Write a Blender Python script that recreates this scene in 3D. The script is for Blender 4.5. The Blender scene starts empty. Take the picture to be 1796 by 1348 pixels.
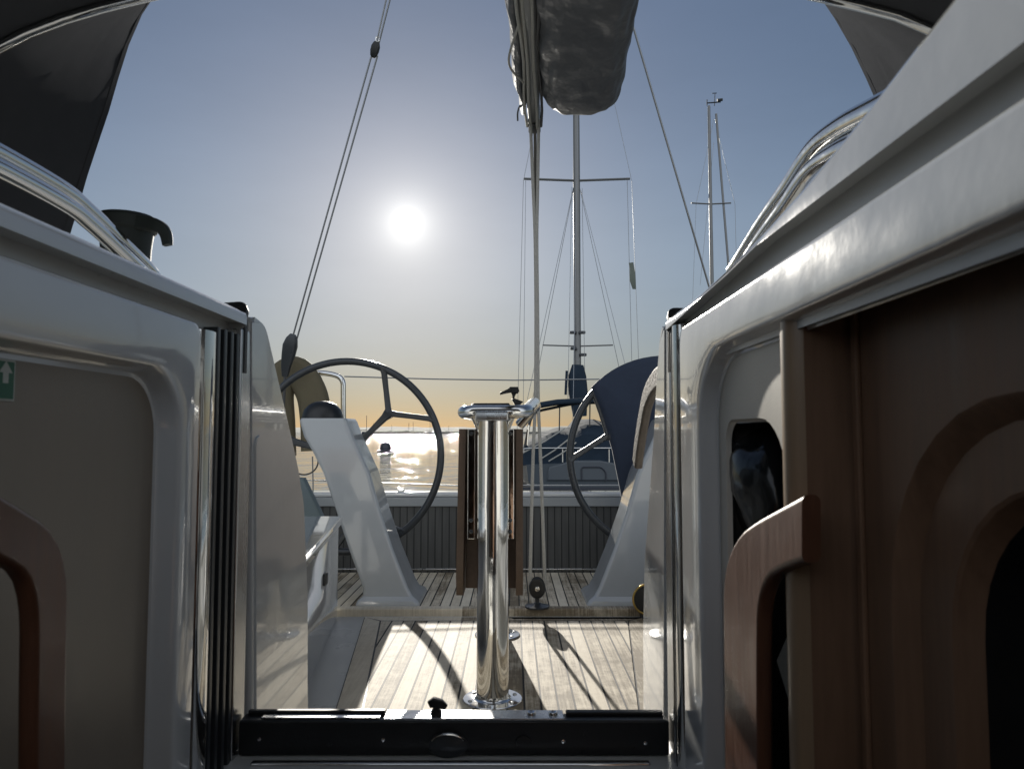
import bpy, bmesh, math, random
from mathutils import Vector, Matrix, noise
random.seed(7)
R = math.radians
S = bpy.context.scene
COL = S.collection
# ---------------------------------------------------------------- camera model (photo 1796 x 1348)
FPX = 1300.0
PITCH = math.atan(83 / FPX)
CT, ST = math.cos(PITCH), math.sin(PITCH)
WATER = -1.35
def ray(px, py):
    u = (px - 898) / FPX; v = (674 - py) / FPX
    return Vector((u, CT - v * ST, ST + v * CT))
def at(px, py, Y):
    d = ray(px, py); return d * (Y / d.y)
def atx(px, py, X):
    d = ray(px, py); return d * (X / d.x)
def atz(px, py, Z):
    d = ray(px, py); return d * (Z / d.z)
# ---------------------------------------------------------------- materials
def nt(name):
    m = bpy.data.materials.new(name); m.use_nodes = True
    n = m.node_tree.nodes; l = m.node_tree.links
    return m, n, l, n['Principled BSDF']
def mat(name, base, rough=.5, metal=0., coat=0., var=0., vscale=6., bump=0., bscale=60., rvar=0., stretch=(1, 1, 1), sheen=0., spec=None, bump2=0., bscale2=3.):
    m, n, l, b = nt(name)
    b.inputs['Base Color'].default_value = (*base, 1); b.inputs['Roughness'].default_value = rough
    b.inputs['Metallic'].default_value = metal; b.inputs['Coat Weight'].default_value = coat
    b.inputs['Coat Roughness'].default_value = .035
    if spec is not None: b.inputs['Specular IOR Level'].default_value = spec
    if sheen: b.inputs['Sheen Weight'].default_value = sheen
    tc = n.new('ShaderNodeTexCoord'); mp = n.new('ShaderNodeMapping'); mp.inputs['Scale'].default_value = stretch
    l.new(tc.outputs['Object'], mp.inputs['Vector'])
    if var or rvar:
        t = n.new('ShaderNodeTexNoise'); t.inputs['Scale'].default_value = vscale; t.inputs['Detail'].default_value = 8; t.inputs['Roughness'].default_value = .62
        l.new(mp.outputs[0], t.inputs['Vector'])
        if var:
            mx = n.new('ShaderNodeMix'); mx.data_type = 'RGBA'
            mx.inputs['A'].default_value = (*[c * (1 - var) for c in base], 1); mx.inputs['B'].default_value = (*[min(1, c * (1 + var)) for c in base], 1)
            l.new(t.outputs['Fac'], mx.inputs['Factor']); l.new(mx.outputs['Result'], b.inputs['Base Color'])
        if rvar:
            mr = n.new('ShaderNodeMapRange'); mr.inputs['From Min'].default_value = .3; mr.inputs['From Max'].default_value = .75
            mr.inputs['To Min'].default_value = max(.02, rough - rvar); mr.inputs['To Max'].default_value = rough + rvar
            l.new(t.outputs['Fac'], mr.inputs['Value']); l.new(mr.outputs['Result'], b.inputs['Roughness'])
    prev = None
    for (s_, sc_) in ((bump, bscale), (bump2, bscale2)):
        if s_:
            t2 = n.new('ShaderNodeTexNoise'); t2.inputs['Scale'].default_value = sc_; t2.inputs['Detail'].default_value = 4
            l.new(mp.outputs[0], t2.inputs['Vector'])
            bp = n.new('ShaderNodeBump'); bp.inputs['Strength'].default_value = s_; bp.inputs['Distance'].default_value = .01 if sc_ > 20 else .05
            l.new(t2.outputs['Fac'], bp.inputs['Height'])
            if prev: l.new(prev.outputs[0], bp.inputs['Normal'])
            prev = bp
    if prev: l.new(prev.outputs[0], b.inputs['Normal'])
    return m

GRP = mat('white_gelcoat', (.56, .575, .58), .12, coat=.9, var=.07, vscale=5, rvar=.08, bump=.014, bscale=150, bump2=.06, bscale2=5)
GRPM = mat('satin_gelcoat', (.55, .56, .55), .33, var=.05, vscale=4, rvar=.1)
TAUPE = mat('taupe_laminate', (.225, .190, .150), .45, var=.25, vscale=4, stretch=(3, 3, .5), rvar=.1, bump=.05, bscale=300)
GRPC = mat('shaded_gelcoat_console', (.42, .44, .45), .16, coat=.6, var=.10, vscale=5, rvar=.1, bump=.012, bscale=150, bump2=.05, bscale2=4)  # white gelcoat darkened for the consoles, their shade put into the colour
LINER = mat('cream_liner', (.52, .50, .45), .42, var=.06, vscale=3, rvar=.1, bump=.05, bscale=300)
STEEL = mat('polished_steel', (.72, .72, .71), .09, metal=1, rvar=.06, vscale=30, bump2=.02, bscale2=8)
SATIN = mat('brushed_aluminium', (.55, .56, .57), .28, metal=1, rvar=.12, vscale=20, stretch=(1, 1, .05))
ALU = mat('anodised_spar', (.22, .22, .215), .4, metal=.5, var=.1, vscale=8)
RUBBER = mat('black_rubber', (.012, .013, .014), .5, var=.2, vscale=30)
CHAN = mat('grey_channel', (.045, .05, .055), .32, var=.2, vscale=30, metal=.3)
BLACKP = mat('black_plastic', (.012, .013, .014), .38, var=.2, vscale=30, rvar=.12, bump=.06, bscale=200)
BLACKG = mat('black_gloss', (.012, .014, .015), .2, rvar=.1, vscale=14, bump2=.25, bscale2=7)
FABRIC = mat('charcoal_canvas', (.060, .063, .070), .95, var=.12, vscale=5, bump=.25, bscale=900, spec=0., bump2=.25, bscale2=3)
BAG = mat('slate_sailcloth', (.10, .105, .115), .6, spec=.3, var=.04, vscale=6, bump=.1, bscale=700, bump2=1., bscale2=5, stretch=(1, .8, 1.6))
NAVY = mat('navy_canvas', (.020, .032, .060), .8, var=.15, vscale=6, bump=.2, bscale=700, sheen=.1, bump2=.3, bscale2=4)
OLIVE = mat('faded_yellow_cover', (.13, .11, .065), .75, var=.2, vscale=9, bump=.2, bscale=500)
MAHOG = mat('mahogany_varnish', (.105, .045, .025), .40, spec=.35, coat=.1, var=.5, vscale=10, stretch=(10, 10, .8), rvar=.1, bump=.05, bscale=120)
DWOOD = mat('dark_wood_panel', (.17, .10, .062), .46, spec=.35, var=.5, vscale=9, stretch=(6, 6, .5), rvar=.08)
OAK = mat('pale_oak_trim', (.25, .175, .11), .32, coat=.2, var=.25, vscale=9, stretch=(9, 9, .5))
TEAKD = mat('oiled_teak', (.125, .085, .06), .5, var=.3, vscale=10, stretch=(6, 1, 6), bump=.1, bscale=90)
LEATHER = mat('worn_leather', (.095, .078, .064), .7, var=.4, vscale=45, bump=.3, bscale=160)
ROPE = mat('grey_rope', (.46, .45, .41), .85, var=.25, vscale=160, bump=.7, bscale=320)
ROPED = mat('dark_rope', (.10, .10, .10), .85, var=.25, vscale=160, bump=.6, bscale=320)
WIRE = mat('steel_wire', (.30, .31, .32), .35, metal=.9)
DARKM = mat('dark_coated_metal', (.05, .055, .06), .33, metal=.3, rvar=.08, vscale=20)
WINM = mat('dark_green_grey_cover', (.042, .052, .050), .6, var=.15, vscale=12)
BRASS = mat('aged_brass', (.55, .38, .12), .28, metal=1)
SIGNG = mat('sign_green', (.010, .105, .055), .5)
SIGNW = mat('sign_white', (.42, .44, .40), .5)
CARD = mat('grey_card', (.22, .22, .19), .7)
RED = mat('red_plastic', (.35, .03, .02), .5)
FARH = mat('far_hull_white', (.55, .55, .53), .4)
FARD = mat('far_hull_dark', (.03, .035, .05), .4)
NBHULL = mat('blue_grey_hull', (.055, .07, .085), .45, var=.08)
NBDARK = mat('blue_boat_canvas', (.03, .045, .065), .95, spec=.08, var=.3, vscale=3, bump2=.8, bscale2=2)
HILLM = mat('hazy_hill', (.10, .11, .09), .95, var=.3, vscale=.004)

def vinyl():
    m, n, l, b = nt('clear_vinyl'); b.inputs['Roughness'].default_value = .1; b.inputs['Base Color'].default_value = (.8, .82, .84, 1)
    t = n.new('ShaderNodeBsdfTransparent'); t.inputs[0].default_value = (.9, .91, .92, 1); mx = n.new('ShaderNodeMixShader'); mx.inputs[0].default_value = .12
    l.new(t.outputs[0], mx.inputs[1]); l.new(b.outputs[0], mx.inputs[2]); l.new(mx.outputs[0], n['Material Output'].inputs['Surface']); return m
VINYL = vinyl()
def teak(name, axis_pitch=.052, off=0.0, half=.437):
    m, n, l, b = nt(name)
    tc = n.new('ShaderNodeTexCoord'); sx = n.new('ShaderNodeSeparateXYZ'); l.new(tc.outputs['Object'], sx.inputs[0])
    def M(op, a, bb=None):
        k = n.new('ShaderNodeMath'); k.operation = op
        for i, v in enumerate((a, bb)):
            if v is None: continue
            if isinstance(v, (int, float)): k.inputs[i].default_value = v
            else: l.new(v, k.inputs[i])
        return k.outputs[0]
    u = M('DIVIDE', M('ADD', sx.outputs['X'], off + 20 * axis_pitch), axis_pitch)
    fr = M('FRACT', u); idx = M('FLOOR', u)
    caulk = M('LESS_THAN', M('ABSOLUTE', M('SUBTRACT', fr, .5)), half)     # 1 on wood
    wn = n.new('ShaderNodeTexWhiteNoise'); wn.noise_dimensions = '1D'; l.new(idx, wn.inputs['W'])
    # grain: long along Y, offset per plank
    cb = n.new('ShaderNodeCombineXYZ')
    l.new(M('ADD', M('MULTIPLY', sx.outputs['X'], 60), M('MULTIPLY', wn.outputs['Value'], 37)), cb.inputs['X'])
    l.new(M('MULTIPLY', sx.outputs['Y'], 2.4), cb.inputs['Y']); l.new(wn.outputs['Value'], cb.inputs['Z'])
    g = n.new('ShaderNodeTexNoise'); g.inputs['Scale'].default_value = 2.2; g.inputs['Detail'].default_value = 9; g.inputs['Roughness'].default_value = .7
    l.new(cb.outputs[0], g.inputs['Vector'])
    cr = n.new('ShaderNodeTexNoise'); cr.inputs['Scale'].default_value = 22; cr.inputs['Detail'].default_value = 7; cr.inputs['Roughness'].default_value = .75
    l.new(tc.outputs['Object'], cr.inputs['Vector'])
    dirt = n.new('ShaderNodeTexNoise'); dirt.inputs['Scale'].default_value = 3.3; dirt.inputs['Detail'].default_value = 5
    l.new(tc.outputs['Object'], dirt.inputs['Vector'])
    v = M('ADD', M('ADD', M('MULTIPLY', g.outputs['Fac'], .55), M('MULTIPLY', cr.outputs['Fac'], .45)), M('MULTIPLY', M('SUBTRACT', wn.outputs['Value'], .5), .32))
    v = M('ADD', v, M('MULTIPLY', M('SUBTRACT', dirt.outputs['Fac'], .5), .45))
    ramp = n.new('ShaderNodeValToRGB'); l.new(v, ramp.inputs['Fac'])
    e = ramp.color_ramp.elements
    e[0].position = .33; e[0].color = (.20, .16, .105, 1); e[1].position = .72; e[1].color = (.76, .69, .555, 1)
    k = e.new(.5); k.color = (.60, .53, .41, 1)
    mx = n.new('ShaderNodeMix'); mx.data_type = 'RGBA'; mx.inputs['A'].default_value = (.012, .012, .012, 1)
    l.new(caulk, mx.inputs['Factor']); l.new(ramp.outputs['Color'], mx.inputs['B']); l.new(mx.outputs['Result'], b.inputs['Base Color'])
    b.inputs['Roughness'].default_value = .72
    h = M('ADD', M('MULTIPLY', caulk, .35), M('ADD', M('MULTIPLY', g.outputs['Fac'], .5), M('MULTIPLY', cr.outputs['Fac'], .5)))
    bp = n.new('ShaderNodeBump'); bp.inputs['Strength'].default_value = .45; bp.inputs['Distance'].default_value = .003
    l.new(h, bp.inputs['Height']); l.new(bp.outputs[0], b.inputs['Normal'])
    return m
TEAK = teak('weathered_teak_strips', .0455, .012)
TEAKM = teak('weathered_teak_margin', .9, .2, .6)
def slats():
    m, n, l, b = nt('teak_slat_panel')
    tc = n.new('ShaderNodeTexCoord'); sx = n.new('ShaderNodeSeparateXYZ'); l.new(tc.outputs['Object'], sx.inputs[0])
    w = n.new('ShaderNodeMath'); w.operation = 'MULTIPLY'; w.inputs[1].default_value = 1 / .04; l.new(sx.outputs['X'], w.inputs[0])
    f = n.new('ShaderNodeMath'); f.operation = 'FRACT'; l.new(w.outputs[0], f.inputs[0])
    g = n.new('ShaderNodeMath'); g.operation = 'GREATER_THAN'; g.inputs[1].default_value = .14; l.new(f.outputs[0], g.inputs[0])
    mx = n.new('ShaderNodeMix'); mx.data_type = 'RGBA'; mx.inputs['A'].default_value = (.012, .012, .013, 1)
    t = n.new('ShaderNodeTexNoise'); t.inputs['Scale'].default_value = 9; t.inputs['Detail'].default_value = 6; mp = n.new('ShaderNodeMapping'); mp.inputs['Scale'].default_value = (6, 1, .6)
    l.new(tc.outputs['Object'], mp.inputs[0]); l.new(mp.outputs[0], t.inputs[0])
    rp = n.new('ShaderNodeValToRGB'); rp.color_ramp.elements[0].color = (.05, .052, .05, 1); rp.color_ramp.elements[1].color = (.11, .11, .105, 1)
    l.new(t.outputs['Fac'], rp.inputs[0]); l.new(rp.outputs[0], mx.inputs['B']); l.new(g.outputs[0], mx.inputs['Factor'])
    l.new(mx.outputs['Result'], b.inputs['Base Color']); b.inputs['Roughness'].default_value = .6
    bp = n.new('ShaderNodeBump'); bp.inputs['Strength'].default_value = .6; bp.inputs['Distance'].default_value = .004; l.new(g.outputs[0], bp.inputs['Height']); l.new(bp.outputs[0], b.inputs['Normal'])
    return m
SLAT = slats()
def water_mat():
    m, n, l, b = nt('harbour_water')
    b.inputs['Base Color'].default_value = (.045, .06, .06, 1); b.inputs['Roughness'].default_value = .035; b.inputs['IOR'].default_value = 1.33
    tc = n.new('ShaderNodeTexCoord'); prev = None
    sx = n.new('ShaderNodeSeparateXYZ'); l.new(tc.outputs['Object'], sx.inputs[0])
    wp = n.new('ShaderNodeTexNoise'); wp.inputs['Scale'].default_value = .03; wp.inputs['Detail'].default_value = 3; l.new(tc.outputs['Object'], wp.inputs['Vector'])
    wn = n.new('ShaderNodeMath'); wn.operation = 'MULTIPLY_ADD'; l.new(wp.outputs['Fac'], wn.inputs[0]); wn.inputs[1].default_value = 60; l.new(sx.outputs['Y'], wn.inputs[2])
    sh = n.new('ShaderNodeMapRange'); sh.interpolation_type = 'SMOOTHSTEP'; l.new(wn.outputs[0], sh.inputs['Value'])   # sheltered water near, breeze farther out
    sh.inputs['From Min'].default_value = 40; sh.inputs['From Max'].default_value = 190; sh.inputs['To Min'].default_value = .55; sh.inputs['To Max'].default_value = 2.1
    pm = n.new('ShaderNodeMapping'); pm.inputs['Scale'].default_value = (1.5, .20, 1); l.new(tc.outputs['Object'], pm.inputs[0])
    pn = n.new('ShaderNodeTexNoise'); pn.inputs['Scale'].default_value = 1.0; pn.inputs['Detail'].default_value = 3; l.new(pm.outputs[0], pn.inputs['Vector'])
    pr = n.new('ShaderNodeMapRange'); l.new(pn.outputs['Fac'], pr.inputs['Value']); pr.inputs['From Min'].default_value = .38; pr.inputs['From Max'].default_value = .66; pr.inputs['To Min'].default_value = .45; pr.inputs['To Max'].default_value = 1.5
    ps = n.new('ShaderNodeMath'); ps.operation = 'MULTIPLY'; l.new(sh.outputs['Result'], ps.inputs[0]); l.new(pr.outputs['Result'], ps.inputs[1])
    for sc, dist, stretch in ((.35, .24, (1, .8, 1)), (1.6, .095, (1, 1.2, 1)), (6., .012, (1, 1, 1))):
        mp = n.new('ShaderNodeMapping'); mp.inputs['Scale'].default_value = stretch; l.new(tc.outputs['Object'], mp.inputs[0])
        t = n.new('ShaderNodeTexNoise'); t.inputs['Scale'].default_value = sc; t.inputs['Detail'].default_value = 2
        l.new(mp.outputs[0], t.inputs['Vector'])
        bp = n.new('ShaderNodeBump'); bp.inputs['Strength'].default_value = 1.0
        dm = n.new('ShaderNodeMath'); dm.operation = 'MULTIPLY'; l.new(ps.outputs[0], dm.inputs[0]); dm.inputs[1].default_value = dist; l.new(dm.outputs[0], bp.inputs['Distance'])
        l.new(t.outputs['Fac'], bp.inputs['Height'])
        if prev: l.new(prev.outputs[0], bp.inputs['Normal'])
        prev = bp
    l.new(prev.outputs[0], b.inputs['Normal'])
    return m
WATERM = water_mat()
# ---------------------------------------------------------------- mesh helpers
def NB(): return bmesh.new()
def loft(bm, loops, closed=True, cap0=False, cap1=False):
    vs = [[bm.verts.new(p) for p in L] for L in loops]
    n = len(vs[0])
    for a, b in zip(vs, vs[1:]):
        for i in range(n if closed else n - 1):
            j = (i + 1) % n
            try: bm.faces.new((a[i], a[j], b[j], b[i]))
            except ValueError: pass
    for flag, L in ((cap0, vs[0]), (cap1, vs[-1])):
        if flag:
            try: bm.faces.new(L)
            except ValueError: pass
    return vs
def smooth_path(pts, k=8):
    pts = [Vector(p) for p in pts]
    if len(pts) < 3: return pts
    P = [pts[0] * 2 - pts[1]] + pts + [pts[-1] * 2 - pts[-2]]
    out = []
    for i in range(1, len(P) - 2):
        p0, p1, p2, p3 = P[i - 1:i + 3]
        for j in range(k):
            t = j / k
            out.append(.5 * ((2 * p1) + (p2 - p0) * t + (2 * p0 - 5 * p1 + 4 * p2 - p3) * t * t + (3 * p1 - p0 - 3 * p2 + p3) * t ** 3))
    out.append(pts[-1]); return out
def fillet(pts, r, k=6):
    pts = [Vector(p) for p in pts]; out = [pts[0]]
    for a, b, c in zip(pts, pts[1:], pts[2:]):
        u = (a - b); v = (c - b); d = min(r, u.length * .49, v.length * .49)
        s, e = b + u.normalized() * d, b + v.normalized() * d
        for j in range(k + 1):
            t = j / k; out.append(s * (1 - t) ** 2 + b * 2 * t * (1 - t) + e * t * t)
    out.append(pts[-1]); return out
def sweep(bm, path, sect, up=Vector((0, 0, 1)), scale=None, caps=True):
    """sect: list of (a,b) in the frame (side, up)"""
    path = [Vector(p) for p in path]; loops = []
    T0 = None; N = None
    for i, p in enumerate(path):
        t = (path[min(i + 1, len(path) - 1)] - path[max(i - 1, 0)]).normalized()
        if N is None:
            N = up - t * up.dot(t)
            if N.length < 1e-3: N = Vector((1, 0, 0)) - t * t.x
            N.normalize()
        else:
            N = (N - t * N.dot(t)).normalized()
        B = t.cross(N)
        s = scale[i] if scale else 1
        loops.append([p + B * (a * s) + N * (b * s) for a, b in sect])
    loft(bm, loops, True, caps, caps)
def circ(r, n=12): return [(r * math.cos(2 * math.pi * i / n), r * math.sin(2 * math.pi * i / n)) for i in range(n)]
def rrect(a, b, r, n=4):
    out = []
    for cx, cy, s in ((a - r, b - r, 0), (-a + r, b - r, 1), (-a + r, -b + r, 2), (a - r, -b + r, 3)):
        for i in range(n + 1):
            q = (s + i / n) * math.pi / 2; out.append((cx + r * math.cos(q), cy + r * math.sin(q)))
    return out
def tube(bm, path, r, n=12, scale=None): sweep(bm, path, circ(r, n), scale=scale)
def box(bm, x0, x1, y0, y1, z0, z1, bev=0., seg=2):
    vs = [bm.verts.new((x, y, z)) for x in (x0, x1) for y in (y0, y1) for z in (z0, z1)]
    fs = [bm.faces.new([vs[i] for i in q]) for q in ((0, 1, 3, 2), (4, 6, 7, 5), (0, 4, 5, 1), (2, 3, 7, 6), (0, 2, 6, 4), (1, 5, 7, 3))]
    if bev:
        es = {e for f in fs for e in f.edges}
        bmesh.ops.bevel(bm, geom=list(es), offset=bev, segments=seg, profile=.5, affect='EDGES')
def prism(bm, poly, d, bev=0., seg=2):
    """poly: 3D points; extruded by vector d"""
    d = Vector(d); a = [bm.verts.new(p) for p in poly]; b = [bm.verts.new(Vector(p) + d) for p in poly]
    fs = [bm.faces.new(a), bm.faces.new(b[::-1])]; n = len(poly)
    for i in range(n): fs.append(bm.faces.new((a[i], b[i], b[(i + 1) % n], a[(i + 1) % n])))
    if bev:
        es = {e for f in fs[:2] for e in f.edges}
        bmesh.ops.bevel(bm, geom=list(es), offset=bev, segments=seg, profile=.5, affect='EDGES')
def lathe(bm, prof, axis_o, n=24, axis='Z', sy=1.):
    loops = []
    for r, h in prof:
        L = []
        for i in range(n):
            q = 2 * math.pi * i / n; c, s = r * math.cos(q), r * math.sin(q) * sy
            v = {'Z': (c, s, h), 'Y': (c, h, s), 'X': (h, c, s)}[axis]
            L.append(Vector(axis_o) + Vector(v))
        loops.append(L)
    loft(bm, loops, True, True, True)
def obj(name, bm, m, parent=None, label=None, sharp=38, kind=None):
    bmesh.ops.remove_doubles(bm, verts=bm.verts, dist=1e-6)
    bmesh.ops.recalc_face_normals(bm, faces=bm.faces)
    me = bpy.data.meshes.new(name); bm.to_mesh(me); bm.free()
    me.materials.append(m)
    for p in me.polygons: p.use_smooth = True
    me.set_sharp_from_angle(angle=R(sharp))
    o = bpy.data.objects.new(name, me); COL.objects.link(o)
    if sharp < 100 and kind is None:
        wn = o.modifiers.new('wn', 'WEIGHTED_NORMAL'); wn.keep_sharp = True; wn.weight = 80
    if parent is not None:
        o.parent = parent
        q = parent; off = Vector((0, 0, 0))
        while q is not None: off += q.location; q = q.parent
        if parent.parent is None: o.matrix_parent_inverse = Matrix.Translation(-parent.location)
    if label: o['label'] = label
    if kind: o['kind'] = kind
    return o
def thing(name, label, cat, loc=(0, 0, 0), group=None):
    o = bpy.data.objects.new(name, None); COL.objects.link(o); o.location = loc; o.empty_display_size = .05
    o['label'] = label; o['category'] = cat
    if group: o['group'] = group
    return o
def tag(o, label, cat, group=None):
    o['label'] = label; o['category'] = cat
    if group: o['group'] = group
    return o
def rr_loop(y0, y1, z0, z1, r, n=8):
    """rounded rect loop as (y,z); order: top-aft, top-fore, bottom-fore, bottom-aft"""
    if not isinstance(r, (list, tuple)): r = [r] * 4
    out = []
    for (cy, cz, s, rr) in ((y1, z1, 0, r[0]), (y0, z1, 1, r[1]), (y0, z0, 2, r[2]), (y1, z0, 3, r[3])):
        sy, sz = (-1 if cy == y1 else 1), (-1 if cz == z1 else 1)
        for i in range(n + 1):
            q = (s + i / n) * math.pi / 2
            out.append((cy + sy * rr + rr * math.cos(q), cz + sz * rr + rr * math.sin(q)))
    return out
def lerp(a, b, t): return a + (b - a) * t

# ================================================================ SETTING
FLOOR = at(857, 1230, 2.09).z            # cockpit sole
HELM = FLOOR - .055
XL, XR = -.455, .262                     # companionway cheeks
XC = -.04                                # boat centre line
bm = NB()
NX = 60
for y0, y1 in ((-400, 3000),):
    pass
vs = [bm.verts.new(p) for p in ((-4000, -600, WATER), (4000, -600, WATER), (4000, 5000, WATER), (-4000, 5000, WATER))]
bm.faces.new(vs)
obj('water', bm, WATERM, kind='structure')
# far hills
bm = NB()
rows = []
for j, (yy, hh) in enumerate(((2300, 0), (2450, .45), (2700, 1.), (3200, 0))):
    row = []
    for i in range(241):
        x = -3000 + i * 25
        h = 22 + 12 * noise.noise(Vector((x * .0021, 3.3, 0))) + 5 * noise.noise(Vector((x * .011, 1.3, 0))) + 2 * noise.noise(Vector((x * .05, 7.3, 0)))
        h *= .55 + .45 * max(0., min(1., (x + 900) / 900))
        row.append((x, yy, WATER - .5 + max(0, h) * hh))
    rows.append(row)
loft(bm, rows, closed=False)
obj('hills', bm, HILLM, kind='structure')

# cockpit sole
bm = NB(); vs = [bm.verts.new(p) for p in ((-.92, 1.2, FLOOR), (.86, 1.2, FLOOR), (.86, 3.04, FLOOR), (-.92, 3.04, FLOOR))]; bm.faces.new(vs)
obj('cockpit_floor', bm, GRPM, kind='structure')
zf = FLOOR + .006
fl = lambda px, py: atz(px, py, zf)
A, B = fl(640, 1082), fl(588, 1250)     # inner edge of the left margin
slope = (B.x - A.x) / (B.y - A.y)
lx = lambda y: A.x + (y - A.y) * slope
rx = lambda y: 2 * XC - lx(y) + .02
m = .075
ya, yb = 1.22, 3.00
bm = NB(); bm.faces.new([bm.verts.new(p) for p in ((lx(ya) - .004, ya, zf - .003), (rx(ya) + .004, ya, zf - .003), (rx(yb) + .004, yb + .004, zf - .003), (lx(yb) - .004, yb + .004, zf - .003))])
obj('deck_caulking', bm, RUBBER, kind='structure')
bm = NB()
bm.faces.new([bm.verts.new(p) for p in ((lx(ya) + m, ya, zf), (rx(ya) - m, ya, zf), (rx(yb) - m, yb - .06, zf), (lx(yb) + m, yb - .06, zf))])
obj('teak_deck', bm, TEAK, kind='structure')
bm = NB()
for f, s in ((lx, 1), (rx, -1)):
    bm.faces.new([bm.verts.new(p) for p in ((f(ya), ya, zf), (f(ya) + s * (m - .006), ya, zf), (f(yb) + s * (m - .006), yb - .06, zf), (f(yb), yb, zf))])
bm.faces.new([bm.verts.new(p) for p in ((lx(yb) + m, yb - .054, zf), (rx(yb) - m, yb - .054, zf), (rx(yb), yb, zf), (lx(yb), yb, zf))])
obj('teak_deck_margin', bm, TEAKM, kind='structure')
# helm sole
bm = NB(); bm.faces.new([bm.verts.new(p) for p in ((-1.25, 3.04, HELM), (1.2, 3.04, HELM), (1.2, 4.3, HELM), (-1.25, 4.3, HELM))])
obj('helm_floor', bm, TEAK, kind='structure')

# ---------------------------------------------------------------- own yacht: hull shell, side decks, cabin shell
hull = thing('yacht_hull', 'white yacht hull and side decks carrying the cockpit we look into', 'hull', (XC, 1, -1.3))
bm = NB()
for s in (-1, 1):
    loops = []
    for y, w in ((-4.5, .9), (-2, 1.55), (0, 1.78), (2, 1.82), (4.35, 1.70)):
        x = XC + s * w; xi = XC + s * 1.24
        loops.append([(XC + s * (w - .25), y, WATER - .3), (x - s * .05, y, WATER + .25), (x, y, -.45), (x - s * .02, y, -.40), (xi, y, -.385)])
    loft(bm, loops, closed=False)
obj('topsides', bm, GRPM, hull)
for s in (-1, 1):
    x = XC + s * 1.235; bm = NB()
    box(bm, min(x, x - s * .03), max(x, x - s * .03), 1.2, 4.28, HELM - .02, -.372, .006); obj('coaming', bm, GRPM, hull)
# cabin: dark interior behind the camera
cab = thing('cabin_interior', 'dark wood lined cabin shell round the companionway', 'cabin', (XC, -1, -1.3))
bm = NB()
def quad(bm, *p): bm.faces.new([bm.verts.new(q) for q in p])
X0, X1, Y0, Y1, Z0, Z1 = -1.5, 1.42, -3.2, 1.19, -1.32, .15
quad(bm, (X0, Y0, Z0), (X1, Y0, Z0), (X1, Y1, Z0), (X0, Y1, Z0))
quad(bm, (X0, Y0, Z0), (X0, Y1, Z0), (X0, Y1, Z1), (X0, Y0, Z1)); quad(bm, (X1, Y0, Z0), (X1, Y1, Z0), (X1, Y1, Z1), (X1, Y0, Z1))
quad(bm, (X0, Y0, Z0), (X1, Y0, Z0), (X1, Y0, Z1), (X0, Y0, Z1))
quad(bm, (X0, Y1, Z0), (-.52, Y1, Z0), (-.52, Y1, Z1), (X0, Y1, Z1)); quad(bm, (.34, Y1, Z0), (X1, Y1, Z0), (X1, Y1, Z1), (.34, Y1, Z1))
quad(bm, (-.52, Y1, Z0), (.34, Y1, Z0), (.34, Y1, -.66), (-.52, Y1, -.66))
obj('lining', bm, DWOOD, cab)
bm = NB()
quad(bm, (X0, Y0, Z1), (X1, Y0, Z1), (X1, -.45, Z1), (X0, -.45, Z1))
quad(bm, (X0, -.45, Z1), (-.53, -.45, Z1), (-.53, Y1, Z1), (X0, Y1, Z1)); quad(bm, (.345, -.45, Z1), (X1, -.45, Z1), (X1, Y1, Z1), (.345, Y1, Z1))
obj('ceiling', bm, LINER, cab)

# coachroof outside
roof = thing('coachroof', 'white cabin roof either side of the open companionway', 'cabin roof', (XC, 0, .16))
bm = NB()
for s, xi in ((-1, -.56), (1, .37)):
    loops = []
    for y in (-3.3, -.5, 1.30):
        loops.append([(xi, y, .168), (XC + s * 1.0, y, .12), (XC + s * 1.12, y, .06), (XC + s * 1.24, y, -.39)])
    loft(bm, loops, closed=False)
    quad(bm, *[Vector(p) for p in ((xi, 1.305, .168), (XC + s * 1.0, 1.305, .12), (XC + s * 1.12, 1.305, .06), (XC + s * 1.24, 1.305, -.39), (xi, 1.305, -.75))])
quad(bm, (-.56, -3.3, .168), (.37, -3.3, .168), (.37, -.46, .168), (-.56, -.46, .168))
obj('roof_deck', bm, GRPM, roof)
bm = NB(); box(bm, -.60, .40, -1.25, -.40, .18, .25, .02, 3)
obj('sliding_hatch', bm, GRP, roof)

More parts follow.
